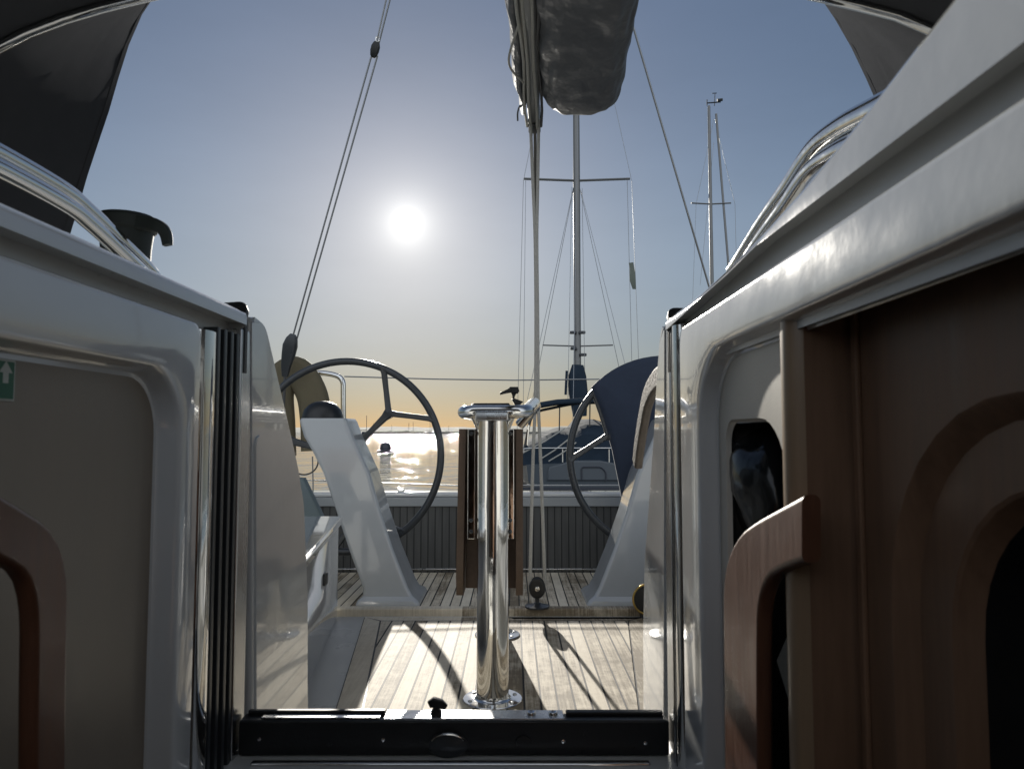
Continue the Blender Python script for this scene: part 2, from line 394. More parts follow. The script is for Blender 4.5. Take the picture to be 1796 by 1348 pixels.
# ---------------------------------------------------------------- companionway cheeks
def cheek(s, X, label, rim_outer, rim_inner, depth, bulge, ztop, corner, outer_r, cap_panel):
    """s=-1 left cheek (faces +X), s=+1 right cheek (faces -X)"""
    T = thing('companionway_side', label, 'cabin wall', (X, .8, -.6))
    ins = -s                                  # direction into the opening
    oy0, oy1, oz0, oz1 = rim_outer; iy0, iy1, iz0, iz1 = rim_inner
    Lo = rr_loop(oy0, oy1, oz0, oz1, outer_r); Li = rr_loop(iy0, iy1, iz0, iz1, corner)
    loops = [[(X - ins * .03, y, z) for y, z in Lo]]
    prof = ((0., 0.), (.02, .55), (.05, .85), (.12, 1.), (.35, 1.15), (.55, 1.22), (.75, 1.2), (.90, 1.08), (.96, .9), (.99, .6), (1., .2))
    for t, h in prof:
        loops.append([(X + ins * bulge * (h - 1), lerp(a[0], b[0], t), lerp(a[1], b[1], t)) for a, b in zip(Lo, Li)])
    # recess wall
    cy, cz = (iy0 + iy1) / 2, (iz0 + iz1) / 2
    def inset(d): 
        return rr_loop(iy0 + d, iy1 - d, iz0 + d, iz1 - d, [max(.004, c - d) for c in corner])
    for d, dep in ((.0005, .05), (.005, .75), (.008, .94), (.014, 1.)):
        loops.append([(X - ins * (lerp(bulge * .8, depth, dep)), y, z) for y, z in inset(d)])
    if s > 0:
        loops = [[(x, y, z - (.022 * max(0, min(1, (y - .75) / .42)) * max(0, min(1, (z - .05) / .08)))) for x, y, z in L_] for L_ in loops]
    bm = NB(); loft(bm, loops, True, False, False)
    obj('moulded_frame', bm, GRP, T)
    return T, ins, inset

# left
LT, ins, inset = cheek(-1, XL, 'white left companionway side with tall rounded recess and dark board channel', (-.30, 1.085, -1.2, .160), (-.15, 1.02, -1.1, .083), .031, .009, .2, [.085, .05, .05, .05], [.02, .02, .02, .02], True)
bm = NB(); pl = inset(.013); quad(bm, *[(XL - .0308, y, z) for y, z in pl]); obj('recess_panel', bm, TAUPE, LT)
# polished corner strip
bm = NB()
sec = [(1.09, XL - .03)] + [(1.118 - .028 * math.cos(q), XL - .010 + .012 * math.sin(q)) for q in [math.pi * i / 10 for i in range(11)]] + [(1.146, XL - .03)]
loft(bm, [[(x, y, z) for y, x in sec] for z in (-.75, .12, .152)], False); obj('corner_strip', bm, STEEL, LT)
# board channel
bm = NB()
quad(bm, (XL - .03, 1.146, -.75), (XL - .03, 1.25, -.75), (XL - .03, 1.25, .165), (XL - .03, 1.146, .165))
for y in (1.150, 1.178, 1.206, 1.232): box(bm, XL - .028, XL - .004, y, y + .012, -.72, .164, .002)
obj('board_channel', bm, CHAN, LT)
bm = NB(); box(bm, XL - .035, XL - .002, 1.246, 1.300, -.72, .175, .003); obj('channel_strip', bm, SATIN, LT)
# hatch rail and dark slot
def hatch_rail(T, X, ins, ztop, zbot, y0, y1, m=GRP):
    loops = []
    n = 14
    zbf = zbot if callable(zbot) else (lambda y: zbot_)
    zbot_ = zbot
    for i in range(n + 1):
        y = lerp(y0, y1, i / n); zt = ztop(y); zbot = zbf(y)
        w = X + ins * .004
        sec = [(w, zbot), (w, zt - .012), (w - ins * .003, zt - .005), (w - ins * .010, zt - .001), (w - ins * .02, zt), (w - ins * .07, zt - .004), (w - ins * .10, zt - .02), (w - ins * .105, .10)]
        loops.append([(x, y, z) for x, z in sec])
    bm = NB(); loft(bm, loops, closed=False)
    bm.faces.new([v for v in bm.verts if abs(v.co.y - y1) < 1e-5])
    obj('hatch_rail', bm, m, T)
    bm = NB(); dd_ = .028 if ins > 0 else .016; ys_ = [lerp(y0, y1, i / n) for i in range(n + 1)]; loft(bm, [[(X - ins * dd_, y, .10), (X - ins * dd_, y, zbf(y) + .004), (X + ins * .003, y, zbf(y) + .0035)] for y in ys_], closed=False)
    obj('hatch_slot', bm, GRPM, T)
hatch_rail(LT, XL, 1, lambda y: .207, .181, -.4, 1.252)
bm = NB(); sweep(bm, fillet([(XL - .012, 1.262, .10), (XL - .012, 1.262, .200), (XL - .012, 1.270, .212), (XL - .11, 1.27, .205)], .02), rrect(.008, .012, .003)); obj('rail_end_seal', bm, RUBBER, LT)
# wing panel reaching into the cockpit
def wing(T, X, ins, pts, pad):
    P = [atx(px, py, X) if py is not None else None for px, py in pts]
    P = fillet([*P], .035, 6)
    bm = NB(); prism(bm, P, (-ins * .06, 0, 0), .010, 4)
    obj('cockpit_bulkhead', bm, GRP, T)
    if pad:
        Q = fillet([atx(px, py, X) for px, py in pad], .02, 6)
        bm = NB(); prism(bm, [p + Vector((ins * .0035, 0, 0)) for p in Q], (-ins * .02, 0, 0), .003, 2)
        obj('bulkhead_pad', bm, GRP, T)
wl = [(442, 1400), (442, 552), (452, 560), (466, 572), (484, 650), (512, 770), (527, 840), (536, 1000), (541, 1280), (541, 1400)]
wing(LT, XL, 1, wl, [(446, 1390), (446, 763), (506, 764), (513, 790), (530, 880), (537, 1050), (537, 1390)])

# right
RT, ins, inset = cheek(1, XR, 'white right companionway side with deep moulded lip over a recess', (-.30, 1.165, -1.2, .183), (-.15, 1.04, -1.1, .117), .024, .006, .2, [.11, .05, .05, .05], [.018, .02, .02, .02], False)
XP = XR + .0245
# cream panel with a pocket opening
Lo = rr_loop(.715, 1.10, -1.15, .16, .004); Li = rr_loop(.772, .995, -.66, .016, [.03, .085, .03, .03])
bm = NB(); loops = [[(XP, y, z) for y, z in Lo], [(XP, y, z) for y, z in Li]]
for d, dep in ((.001, .003), (.004, .006)): loops.append([(XP + dep, y, z) for y, z in rr_loop(.772 + d, .995 - d, -.66 + d, .016 - d, [.03, .08, .03, .03])])
loft(bm, loops); obj('recess_panel', bm, LINER, RT)
bm = NB(); loft(bm, [[(XP + dep, y, z) for y, z in rr_loop(.777 - e, .991 + e, -.66, .011 + e, [.03, .08, .03, .03])] for dep, e in ((.006, 0), (.012, .004), (.15, .004), (.16, -.02))], True, False, True)
obj('locker_pocket', bm, BLACKP, RT)
# oak post and dark wood
bm = NB(); sec = [(.714, XP + .01), (.714, XP - .004)] + [(.734 - .018 * math.cos(q), XP - .006 - .012 * math.sin(q)) for q in [math.pi * i / 8 for i in range(9)]] + [(.753, XP - .002), (.753, XP + .01)]
loft(bm, [[(x, y, z) for y, x in sec] for z in (-1.1, .112)], False); obj('corner_post', bm, OAK, RT)
XW = XP + .040
Lo = rr_loop(-.2, .713, -1.15, .15, .003); Li = rr_loop(-.1, .648, -1.05, .026, [.17, .05, .05, .05])
bm = NB(); loops = [[(XP - .004, y, z) for y, z in Lo], [(XW, y, z) for y, z in rr_loop(-.2, .709, -1.15, .148, .003)], [(XW, y, z) for y, z in Li]]
for d, dep in ((.003, .002), (.012, .012), (.016, .016), (.060, .016), (.063, .018), (.072, .034)): loops.append([(XW + dep, y, z) for y, z in rr_loop(-.1 + d, .648 - d, -1.05 + d, .026 - d, [.17 - d * .8, .03, .03, .03])])
loft(bm, loops, True, False, False); obj('wood_panel', bm, DWOOD, RT, sharp=15)
bm = NB(); loft(bm, [loops[-1], [(XW + .25, y, z) for x, y, z in loops[-1]]], True, False, True); obj('locker_opening', bm, BLACKP, RT)
bm = NB(); box(bm, XW - .006, XW, .690, .700, -1.1, .145, .002); obj('wood_bead', bm, DWOOD, RT)
# channel + strips on the right
bm = NB(); sec = [(1.166, XR + .02)] + [(1.185 - .018 * math.cos(q), XR + .006 - .010 * math.sin(q)) for q in [math.pi * i / 8 for i in range(9)]] + [(1.204, XR + .02)]
loft(bm, [[(x, y, z) for y, x in sec] for z in (-.75, .15, .17)], False); obj('corner_strip', bm, STEEL, RT)
bm = NB(); quad(bm, (XR + .03, 1.2, -.75), (XR + .03, 1.27, -.75), (XR + .03, 1.27, .18), (XR + .03, 1.2, .18))
for y in (1.208, 1.226): box(bm, XR + .003, XR + .028, y, y + .008, -.72, .172, .002)
obj('board_channel', bm, CHAN, RT)
bm = NB(); box(bm, XR + .002, XR + .035, 1.240, 1.290, -.72, .176, .003); obj('channel_strip', bm, SATIN, RT)
hatch_rail(RT, XR, -1, lambda y: .192 + .072 * max(0, min(1.1, (1.25 - y) / .85)) ** 2.6, lambda y: .170 + .026 * max(0, min(1, (1.22 - y) / .45)), -.4, 1.236)
bm = NB(); sweep(bm, fillet([(XR + .012, 1.246, .10), (XR + .012, 1.246, .190), (XR + .012, 1.254, .200), (XR + .11, 1.25, .195)], .02), rrect(.008, .010, .003)); obj('rail_end_seal', bm, RUBBER, RT)
wr = [(1165, 1400), (1165, 560), (1158, 585), (1152, 660), (1147, 760), (1142, 830), (1131, 980), (1128, 1100), (1128, 1400)]
wing(RT, XR, -1, wr, None)

# sill under the washboard
sill = thing('companionway_sill', 'grey moulded sill with bright metal strip below the black washboard', 'sill', (-.1, 1.2, -.6))
zs = at(800, 1327, 1.262).z
bm = NB(); box(bm, XL - .03, XR + .03, 1.10, 1.33, -.75, zs, .006); obj('ledge', bm, GRPM, sill)
zb = at(800, 1342, 1.235).z
bm = NB(); box(bm, at(440, 1340, 1.235).x, at(1140, 1340, 1.235).x, 1.228, 1.242, zs - .002, zs + .005, .003, 3); obj('metal_strip', bm, STEEL, sill)

# washboard
wb = thing('washboard', 'black washboard slotted across the companionway with metal top plate', 'washboard', (-.1, 1.28, -.58))
zt, z0 = at(800, 1263, 1.262).z, at(800, 1325, 1.262).z
bm = NB(); box(bm, XL + .001, XR - .001, 1.262, 1.297, z0, zt, .004, 3); obj('board', bm, BLACKP, wb)
def bx(px): return at(px, 1256, 1.28).x
bm = NB(); box(bm, bx(676), bx(988), 1.2625, 1.301, zt, zt + .0035, .0012); obj('top_plate', bm, SATIN, wb)
bm = NB(); box(bm, bx(462), bx(668), 1.268, 1.284, zt, zt + .003, .001); obj('edge_strip', bm, SATIN, wb)
bm = NB(); box(bm, bx(432), bx(674), 1.287, 1.297, zt, zt + .007, .002); obj('seal', bm, RUBBER, wb)
bm = NB(); box(bm, bx(993), bx(1164), 1.283, 1.297, zt, zt + .006, .002); obj('seal', bm, RUBBER, wb)
for px in (932, 970):
    bm = NB(); lathe(bm, [(.0001, .002), (.003, .002), (.0065, .0045), (.0075, .0035), (.0082, 0)], (bx(px), 1.281, zt + .0035), 18); obj('screw', bm, STEEL, wb)
bm = NB(); k = at(765, 1250, 1.283)
lathe(bm, [(.010, 0), (.009, .006), (.006, .008), (.006, .012)], (k.x, 1.283, zt + .003), 14)
sweep(bm, [(k.x - .012, 1.283, zt + .019), (k.x - .004, 1.283, zt + .023), (k.x + .008, 1.283, zt + .020), (k.x + .017, 1.283, zt + .014)], rrect(.006, .007, .003), scale=[.8, 1.1, 1, .6])
obj('latch_knob', bm, BLACKP, wb)
bm = NB(); h = at(786, 1306, 1.26); lathe(bm, [(.033, 0), (.033, -.003), (.029, -.006), (.0001, -.008)], (h.x, 1.262, h.z), 32, 'Y', .62); obj('finger_pull', bm, DARKM, wb)
bm = NB(); L = [(h.x + .031 * math.cos(q), 1.2545, h.z + .0195 * math.sin(q)) for q in [R(30 + 120 * i / 12) for i in range(13)]]
tube(bm, L, .0022, 8); obj('pull_rim', bm, STEEL, wb)
bm = NB(); h = at(918, 1300, 1.26); lathe(bm, [(.013, 0), (.012, -.003), (.0001, -.004)], (h.x, 1.262, h.z), 20, 'Y', .8); obj('lock_cover', bm, BLACKP, wb)
for px, py in ((455, 1295), (672, 1296), (988, 1299), (1132, 1302)):
    bm = NB(); h = at(px, py, 1.262); lathe(bm, [(.0035, 0), (.003, -.0015), (.0001, -.002)], (h.x, 1.262, h.z), 10, 'Y'); obj('screw', bm, STEEL, wb)

# exit sign on the left recess panel
xs = XL - .0295
p0, p1 = atx(28, 632, xs), atx(28, 704, xs)
sy1, sz1, sz0 = p0.y, p0.z, p1.z
sg = thing('exit_sign', 'small green emergency exit sign with white arrow in the left recess', 'sign', (xs, sy1 - .05, sz0))
bm = NB(); box(bm, xs - .002, xs, sy1 - .10, sy1, sz0, sz1, .0005); obj('sign_plate', bm, SIGNW, sg)
bm = NB(); box(bm, xs, xs + .0006, sy1 - .0965, sy1 - .0025, sz0 + .0022, sz1 - .0022); obj('green_field', bm, SIGNG, sg)
ay, az, ah = atx(9, 655, xs).y, (sz0 + sz1) / 2, (sz1 - sz0)
bm = NB()
for poly in ([(-.0045, -.004), (.0045, -.004), (.0045, .006), (.011, .006), (0, .017), (-.011, .006), (-.0045, .006)],):
    prism(bm, [(xs + .0009, ay + y * .85, az + .001 + z * 1.0) for y, z in poly], (-.0004, 0, 0))
obj('arrow', bm, SIGNW, sg)

# wooden grab handles
def grab(label, X, out, inn, th, r):
    T = thing('grab_handle', label, 'handle', (X, .6, -.4), 'wooden grab handles beside the companionway')
    o_ = fillet([atx(px, py, X) for px, py in out], r, 8); i_ = fillet([atx(px, py, X) for px, py in inn], r * .6, 8)
    n_ = 40
    def resample(P):
        L_ = [0]
        for a_, b_ in zip(P, P[1:]): L_.append(L_[-1] + (b_ - a_).length)
        res = []
        for i in range(n_ + 1):
            d = L_[-1] * i / n_; j = 0
            while j < len(L_) - 2 and L_[j + 1] < d: j += 1
            res.append(P[j].lerp(P[j + 1], min(1, (d - L_[j]) / max(1e-9, L_[j + 1] - L_[j]))))
        return res
    A_, B_ = resample(o_), resample(i_); loops = []
    sg_ = 1 if X > 0 else -1
    for p, q in zip(A_, B_):
        c = (p + q) / 2; u = (p - q) / 2; w = u.length; u = u.normalized()
        loops.append([c + u * a_ + Vector((sg_ * (th + b_), 0, 0)) for a_, b_ in rrect(w, th, min(.0085, th * .8), 5)])
    bm = NB(); loft(bm, loops, True, True, True)
    obj('rail', bm, MAHOG, T)
    return T
GL = grab('dark red wooden grab handle against the left recess panel', -.405, [(-420, 640), (-120, 800), (0, 862), (100, 928), (124, 1000), (121, 1150), (117, 1750)], [(-420, 770), (-120, 925), (0, 980), (50, 1008), (63, 1075), (61, 1200), (58, 1750)], .0085, .05)
GR = grab('red brown wooden grab handle hooked to the pale post on the right', .258, [(1406, 867), (1322, 914), (1290, 940), (1267, 1000), (1268, 1120), (1275, 1800)], [(1406, 986), (1368, 1000), (1345, 1015), (1330, 1060), (1329, 1160), (1333, 1800)], .0085, .06)
for px, py in ((-330, 755), (92, 1560)):
    q = atx(px, py, -.415); bm = NB(); lathe(bm, [(.014, 0), (.012, -.02), (.012, -.05), (.016, -.071)], (-.415, q.y, q.z), 18, 'X'); obj('standoff', bm, MAHOG, GL)
# locker contents
bm = NB(); bmesh.ops.create_uvsphere(bm, u_segments=40, v_segments=28, radius=1)
c = atx(1345, 850, XP + .05)
for v in bm.verts:
    p = v.co.copy(); k = 1 + .16 * noise.noise(p * 1.6 + Vector((4, 1, 2))) + .05 * noise.noise(p * 5)
    v.co = c + Vector((p.x * .045 * k, p.y * .085 * k, p.z * .085 * k + .02 * p.y))
tag(obj('black_bag', bm, BLACKG, sharp=180), 'shiny black bag stuffed in the right locker pocket', 'bag')
c = atx(1385, 1160, XP + .04); bm = NB()
prism(bm, [c + Vector((0, y, z)) for y, z in ((-.05, -.01), (.0, .035), (.045, -.012), (-.005, -.058))], (.004, 0, 0), .001)
tag(obj('grey_card', bm, CARD), 'grey card propped low inside the right locker pocket', 'card')

# ---------------------------------------------------------------- sprayhood
sh = thing('sprayhood', 'charcoal canvas sprayhood arching over the companionway', 'sprayhood', (XC, .6, .17))
def arch(pts, n=44): 
    P = smooth_path(pts, 10); L = [0]
    for a, b in zip(P, P[1:]): L.append(L[-1] + (b - a).length)
    out = []
    for i in range(n + 1):
        d = L[-1] * i / n; j = 0
        while j < len(L) - 2 and L[j + 1] < d: j += 1
        t = (d - L[j]) / max(1e-9, L[j + 1] - L[j]); out.append(P[j].lerp(P[j + 1], min(1, t)))
    return out
YT = 1.45
TR = arch([Vector((-.95, YT, .10)), at(95, 480, YT), at(120, 410, YT), at(152, 300, YT), at(189, 190, YT), at(222, 80, YT), at(262, 0, YT), (-.60, YT - .05, .97), (-.3, YT - .10, 1.03), (XC, YT - .12, 1.04), (.28, YT - .1, 1.02), (.53, YT - .05, .95), at(1440, -8, YT), at(1490, 70, YT), at(1535, 165, YT), at(1572, 255, YT), at(1600, 340, YT), Vector((.87, YT, .10))])
YH = 1.0
HO = arch([Vector((-.93, YH, .10)), (-.90, YH, .25), (-.85, YH, .38), (-.78, YH, .48), at(0, 68, YH), at(210, -6, YH), (-.25, YH, .665), (XC, YH, .68), (.2, YH, .66), at(1500, -2, YH), at(1660, 55, YH), (.70, YH, .46), (.77, YH, .36), (.82, YH, .22), Vector((.85, YH, .10))])
FR = arch([Vector((-.85, .1, .10)), (-.83, .1, .2), (-.70, .1, .33), (-.4, .1, .43), (XC, .1, .45), (.33, .1, .43), (.62, .1, .33), (.75, .1, .2), Vector((.77, .1, .10))])
F2 = arch([Vector((-.75, -1.3, .10)), (-.7, -1.3, .14), (-.5, -1.3, .17), (XC, -1.3, .18), (.42, -1.3, .17), (.62, -1.3, .14), Vector((.67, -1.3, .10))])
loops = [F2, FR]
for k in range(1, 4): loops.append([a.lerp(b, k / 4) + Vector((0, 0, -.02 * math.sin(math.pi * k / 4))) for a, b in zip(FR, HO)])
loops.append(HO)
for k in range(1, 5): loops.append([a.lerp(b, k / 5) + Vector((0, 0, -.018 * math.sin(math.pi * k / 5))) for a, b in zip(HO, TR)])
loops.append(TR)
def strip(Ls, name, m, i0=None, i1=None):
    bm = NB(); loft(bm, [L_[i0:i1] for L_ in Ls], closed=False)
    bmesh.ops.recalc_face_normals(bm, faces=bm.faces); bmesh.ops.solidify(bm, geom=bm.faces[:], thickness=.003); obj(name, bm, m, sh)
strip(loops[3:], 'canopy', FABRIC)
strip(loops[:4], 'fill_window', VINYL, 6, 39)  # unseen clear front, added to let light in on the companionway sides
strip(loops[:4], 'side_panel', FABRIC, 0, 7); strip(loops[:4], 'side_panel', FABRIC, 38, 45)
def inner(L_, d): return [p + (Vector((XC, p.y, .1)) - p).normalized() * d for p in L_]
h0 = inner([a_.lerp(b_, .72) for a_, b_ in zip(loops[-2], TR)], .003); h1 = inner(TR, .003); h2 = inner([a_.lerp(b_, .74) for a_, b_ in zip(loops[-2], TR)], .0045)
bm = NB(); loft(bm, [h0, h2, inner(TR, .0045), h1], closed=False); obj('hem', bm, FABRIC, sh)
bm = NB(); tube(bm, TR, .0022, 8); obj('edge_piping', bm, mat('pale_piping', (.35, .35, .35), .7), sh)
bm = NB(); tube(bm, [p + (Vector((XC, YH, .1)) - p).normalized() * .010 for p in HO], .0075, 12); obj('hoop', bm, STEEL, sh)
# stainless hand rails beside the hood
def handrail(label, X, pts, r, off):
    T = thing('handrail', label, 'handrail', (X, 1.2, .18), 'stainless handrails beside the sprayhood')
    P = [atx(px, py, X) for px, py in pts]; a_ = P[0]
    P = smooth_path([Vector((X, a_.y - .15, .165)), Vector((X, a_.y - .13, a_.z - .06)), Vector((X, a_.y - .07, a_.z - .008))] + P, 10)
    bm = NB(); tube(bm, P, r, 18); obj('tube', bm, STEEL, T)
    Q = [p + Vector((off[0], off[1] + (.04 if i < 14 else 0), off[2])) for i, p in enumerate(P)]
    bm = NB(); tube(bm, Q, r * .8, 16); obj('tube', bm, STEEL, T)
    e = P[-1]; bm = NB(); lathe(bm, [(.028, -.03), (.028, -.022), (.018, -.016), (.016, .0)], (e.x, e.y, e.z), 18); obj('foot', bm, STEEL, T)
handrail('polished handrail bending down to the left roof edge', -.60, [(-330, 85), (-120, 212), (0, 272), (108, 334), (150, 368), (205, 420), (252, 466), (265, 480)], .0135, (.02, -.02, -.026))
handrail('polished double handrail curving down to the right roof edge', .45, [(1900, 60), (1660, 128), (1545, 188), (1480, 222), (1430, 262), (1385, 328), (1340, 392), (1300, 456), (1288, 474)], .0165, (-.016, -.016, -.040))
# winch on the left roof
w0 = at(220, 470, 1.2)
wn = thing('winch', 'dark winch with line feeder arm on the left cabin roof', 'winch', (w0.x, 1.2, .15))
ztop = at(238, 377, 1.2).z
bm = NB(); lathe(bm, [(.046, .15), (.044, .21), (.038, .24), (.037, .27), (.038, .30), (.041, ztop - .03)], (w0.x, 1.2, 0), 28); obj('drum', bm, WINM, wn)
bm = NB(); lathe(bm, [(.041, ztop - .031), (.046, ztop - .026), (.047, ztop - .010), (.042, ztop - .003), (.02, ztop), (.0001, ztop)], (w0.x, 1.2, 0), 28); obj('cap', bm, WINM, wn)
bm = NB(); sweep(bm, smooth_path([at(225, 388, 1.18), at(255, 392, 1.175), at(278, 397, 1.17), at(290, 409, 1.17), at(294, 430, 1.17)], 6), rrect(.010, .0085, .004), up=Vector((0, 1, 0)), scale=[1.35 - .65 * i / 24 for i in range(25)]); obj('feeder_arm', bm, WINM, wn)

# ================================================================ COCKPIT
# seats
def seat(s, label):
    X = lambda x: XC + s * x
    P = [(X(.655), 3.0), (X(.53), 2.0), (X(.46), 1.40), (X(1.19), 1.40), (X(1.19), 3.0)]
    zt = at(597, 905, 3.0).z
    T = thing('cockpit_bench', label, 'bench', (X(.9), 2.2, FLOOR), 'white cockpit benches')
    bm = NB(); prism(bm, [(x, y, FLOOR - .01) for x, y in P], (0, 0, zt - FLOOR - .02), .022, 4); obj('locker', bm, GRP, T)
    bm = NB(); prism(bm, [(XC + s * (abs(x - XC) - .012) if i < 3 else x, y + (.012 if y > 2.5 else 0), zt - .035) for i, (x, y) in enumerate(P)], (0, 0, .035), .010, 3); obj('lid', bm, GRP, T)
    bm = NB(); q = Vector((X(.60), 2.55, zt - .16)); box(bm, q.x - .012, q.x + .012, 2.53, 2.57, q.z - .02, q.z + .02, .004); obj('latch', bm, DARKM, T)
seat(-1, 'white moulded cockpit bench on the left beyond the tall panel')
seat(1, 'white moulded cockpit bench behind the right companionway panel')
# table
tb = thing('cockpit_table', 'polished steel pedestal table with folded teak leaves in the cockpit', 'table', (at(862, 1228, 2.09).x, 2.45, FLOOR))
tx = at(864, 1228, 2.09).x
zt = at(860, 735, 2.09).z
for y, rr in ((2.09, .0445), (2.74, .040)):
    bm = NB(); lathe(bm, [(rr, 0), (rr, zt - zf)], (tx, y, zf), 36); leg = obj('leg', bm, STEEL, tb)
    bm = NB(); lathe(bm, [(.082, .0), (.082, .0035), (.0805, .005), (rr + .008, .0055), (rr + .003, .008), (rr + .0005, .012)], (tx, y, zf), 40); obj('foot_flange', bm, STEEL, leg)
    for k in range(6):
        q = k * math.pi / 3 + .4; bm = NB(); lathe(bm, [(.006, 0), (.005, .003), (.0001, .0035)], (tx + .066 * math.cos(q), y + .066 * math.sin(q), zf + .005), 10); obj('bolt', bm, SATIN, leg)
yl0, yl1 = 2.12, 2.86
for s, pxa, pxb in ((-1, 812, 806), (1, 911, 911)):
    xa = at(pxa, 760, 2.14).x; za, zb = at(860, 752, 2.12).z, at(860, 1042, 2.16).z
    xb = at(pxb, 1040, 2.14).x
    th = .020
    bm = NB(); P = []
    loops = []
    for t in [i / 8 for i in range(9)]:
        z = lerp(za, zb, t); xc = lerp(xa, xb, t)
        loops.append([(xc - th / 2, yl0 + .03 * (t > .9), z), (xc + th / 2, yl0 + .03 * (t > .9), z), (xc + th / 2, yl1, z), (xc - th / 2, yl1, z)])
    loft(bm, loops, True, True, True); obj('leaf', bm, TEAKD, tb)
    xh = at(827 if s < 0 else 895, 800, 2.105).x
    bm = NB(); box(bm, xh - .0105, xh + .0105, 2.098, 2.106, at(0, 945, 2.1).z, at(0, 752, 2.1).z, .002); br = obj('leaf_bracket', bm, STEEL, tb)
    for py in (760, 912, 932):
        bm = NB(); q = at(0, py, 2.098); lathe(bm, [(.006, 0), (.005, -.003), (.0001, -.004)], (xh, 2.098, q.z), 10, 'Y'); obj('bolt', bm, DARKM, br)
# frame between legs, top slab
bm = NB(); box(bm, at(818, 800, 2.2).x, at(906, 800, 2.2).x, 2.19, 2.21, at(860, 1030, 2.2).z, at(860, 752, 2.2).z, .003); obj('end_panel', bm, TEAKD, tb)
bm = NB(); box(bm, at(836, 740, 2.12).x, at(892, 740, 2.12).x, 2.02, 2.86, zt - .005, zt + .022, .006); obj('top_beam', bm, SATIN, tb)
zr = at(860, 722, 2.06).z
xl_, xr_ = at(812, 722, 2.06).x, at(922, 722, 2.06).x
bm = NB()
loopP = fillet([(xl_ + .03, 2.62, zr), (xl_, 2.5, zr), (xl_, 2.055, zr), (xr_, 2.055, zr), at(938, 706, 2.40), at(940, 712, 2.62), (xr_ - .01, 2.66, zr - .03)], .055, 8)
tube(bm, loopP, .0185, 18); obj('grab_rail', bm, STEEL, tb)
for px, y in ((830, 2.09), (900, 2.09)):
    bm = NB(); q = at(px, 735, y); tube(bm, [(q.x, y - .02, zr - .01), (lerp(q.x, tx, .3), y, zt - .03)], .007, 10); obj('rail_stay', bm, STEEL, tb)
zt2 = at(860, 709, 2.1).z
bm = NB(); x0, x1 = at(826, 710, 2.1).x, at(896, 710, 2.1).x
box(bm, x0, x1, 2.09, 2.62, zt2 - .016, zt2, .004)
for i in range(5): box(bm, x0 + .004, x1 - .004, 2.10 + i * .1, 2.17 + i * .1, zt2, zt2 + .004, .002)
obj('tray', bm, BLACKP, tb)
# clamp on the rail
cl = thing('rail_clamp', 'small black clamp mount standing on the table grab rail', 'clamp', tuple(at(905, 708, 2.2)))
def pp(poly, Y, d, bev=.002): 
    bm = NB(); prism(bm, [at(px, py, Y) for px, py in poly], (0, d, 0), bev); return bm
obj('jaw', pp([(897, 700), (902, 698), (918, 704), (909, 713), (904, 711)], 2.19, .022), BLACKP, cl)
obj('stem', pp([(896, 688), (907, 688), (903, 693), (902, 700), (899, 700), (899, 693)], 2.195, .012, .001), BLACKP, cl)
obj('lever', pp([(877, 688), (877, 692), (895, 686.5), (908, 690), (911, 686), (909, 678), (894, 678), (891, 683)], 2.185, .024), BLACKP, cl)
# pin hanging below table on right
pin = NB(); tube(pin, [at(927, 745, 2.3), at(925, 765, 2.3), at(924, 780, 2.3)], .004, 8); obj('locking_pin', pin, STEEL, tb)

# threshold with mainsheet plate
bm = NB(); zth = at(800, 1064, 3.06).z
box(bm, -.80, .72, 3.035, 3.085, HELM, zth, .008, 3)
tag(obj('floor_threshold', bm, TEAKM), 'low teak threshold bar crossing the cockpit floor behind the table', 'threshold')

# helm consoles
def console(s, label):
    C = lambda px, py, Y=3.5: (lambda p: Vector((XC + s * (-(p.x - XC)), p.y, p.z)))(at(px, py, Y))
    T = thing('helm_console', label, 'console', tuple(C(678, 1050)), 'white leaning helm consoles')
    zf_ = HELM
    lv = [(626, 738, 1056), (629, 734, 1050), (637, 724, 1044), (636, 716, 1030), (612, 690, 965), (590, 668, 900), (566, 648, 830), (548, 632, 795), (530, 618, 765), (522, 608, 738), (524, 604, 733)]
    loops = []
    for i, (a, b, py) in enumerate(lv):
        pa, pb = C(a, py), C(b, py)
        cx = (pa.x + pb.x) / 2; w = abs(pa.x - pb.x) / 2; d = .15 - .03 * i / 10 + (.02 if i < 2 else 0)
        cy = 3.62 + .02 * i / 10
        z = pa.z if i > 1 else max(pa.z, zf_)
        loops.append([(cx + u, cy + v, z) for u, v in rrect(w, d, .022, 5)])
    loops.insert(0, [(x, y, zf_ - .005) for x, y, z in loops[0]])
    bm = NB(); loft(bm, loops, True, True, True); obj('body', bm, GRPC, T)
    q = C(566, 736, 3.62); bm = NB()
    lathe(bm, [(.100, -.01), (.098, .02), (.088, .05), (.065, .075), (.035, .088), (.0001, .092)], (q.x + (0 if s < 0 else 0), 3.62, q.z), 28); obj('compass', bm, BLACKP, T)
    q = C(607, 745, 3.56); bm = NB(); lathe(bm, [(.014, -.03), (.016, .0), (.01, .02), (.0001, .022)], (q.x, 3.56, q.z), 12); obj('indicator', bm, RED, T)
    q = C(618, 770, 3.62); bm = NB(); lathe(bm, [(.04, -.0), (.035, .04), (.02, .06), (.02, .11)], (q.x, 3.70, q.z - .03), 16, 'Y'); obj('wheel_shaft', bm, STEEL, T)
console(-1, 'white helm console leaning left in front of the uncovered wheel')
console(1, 'white helm console leaning right in front of the covered wheel')
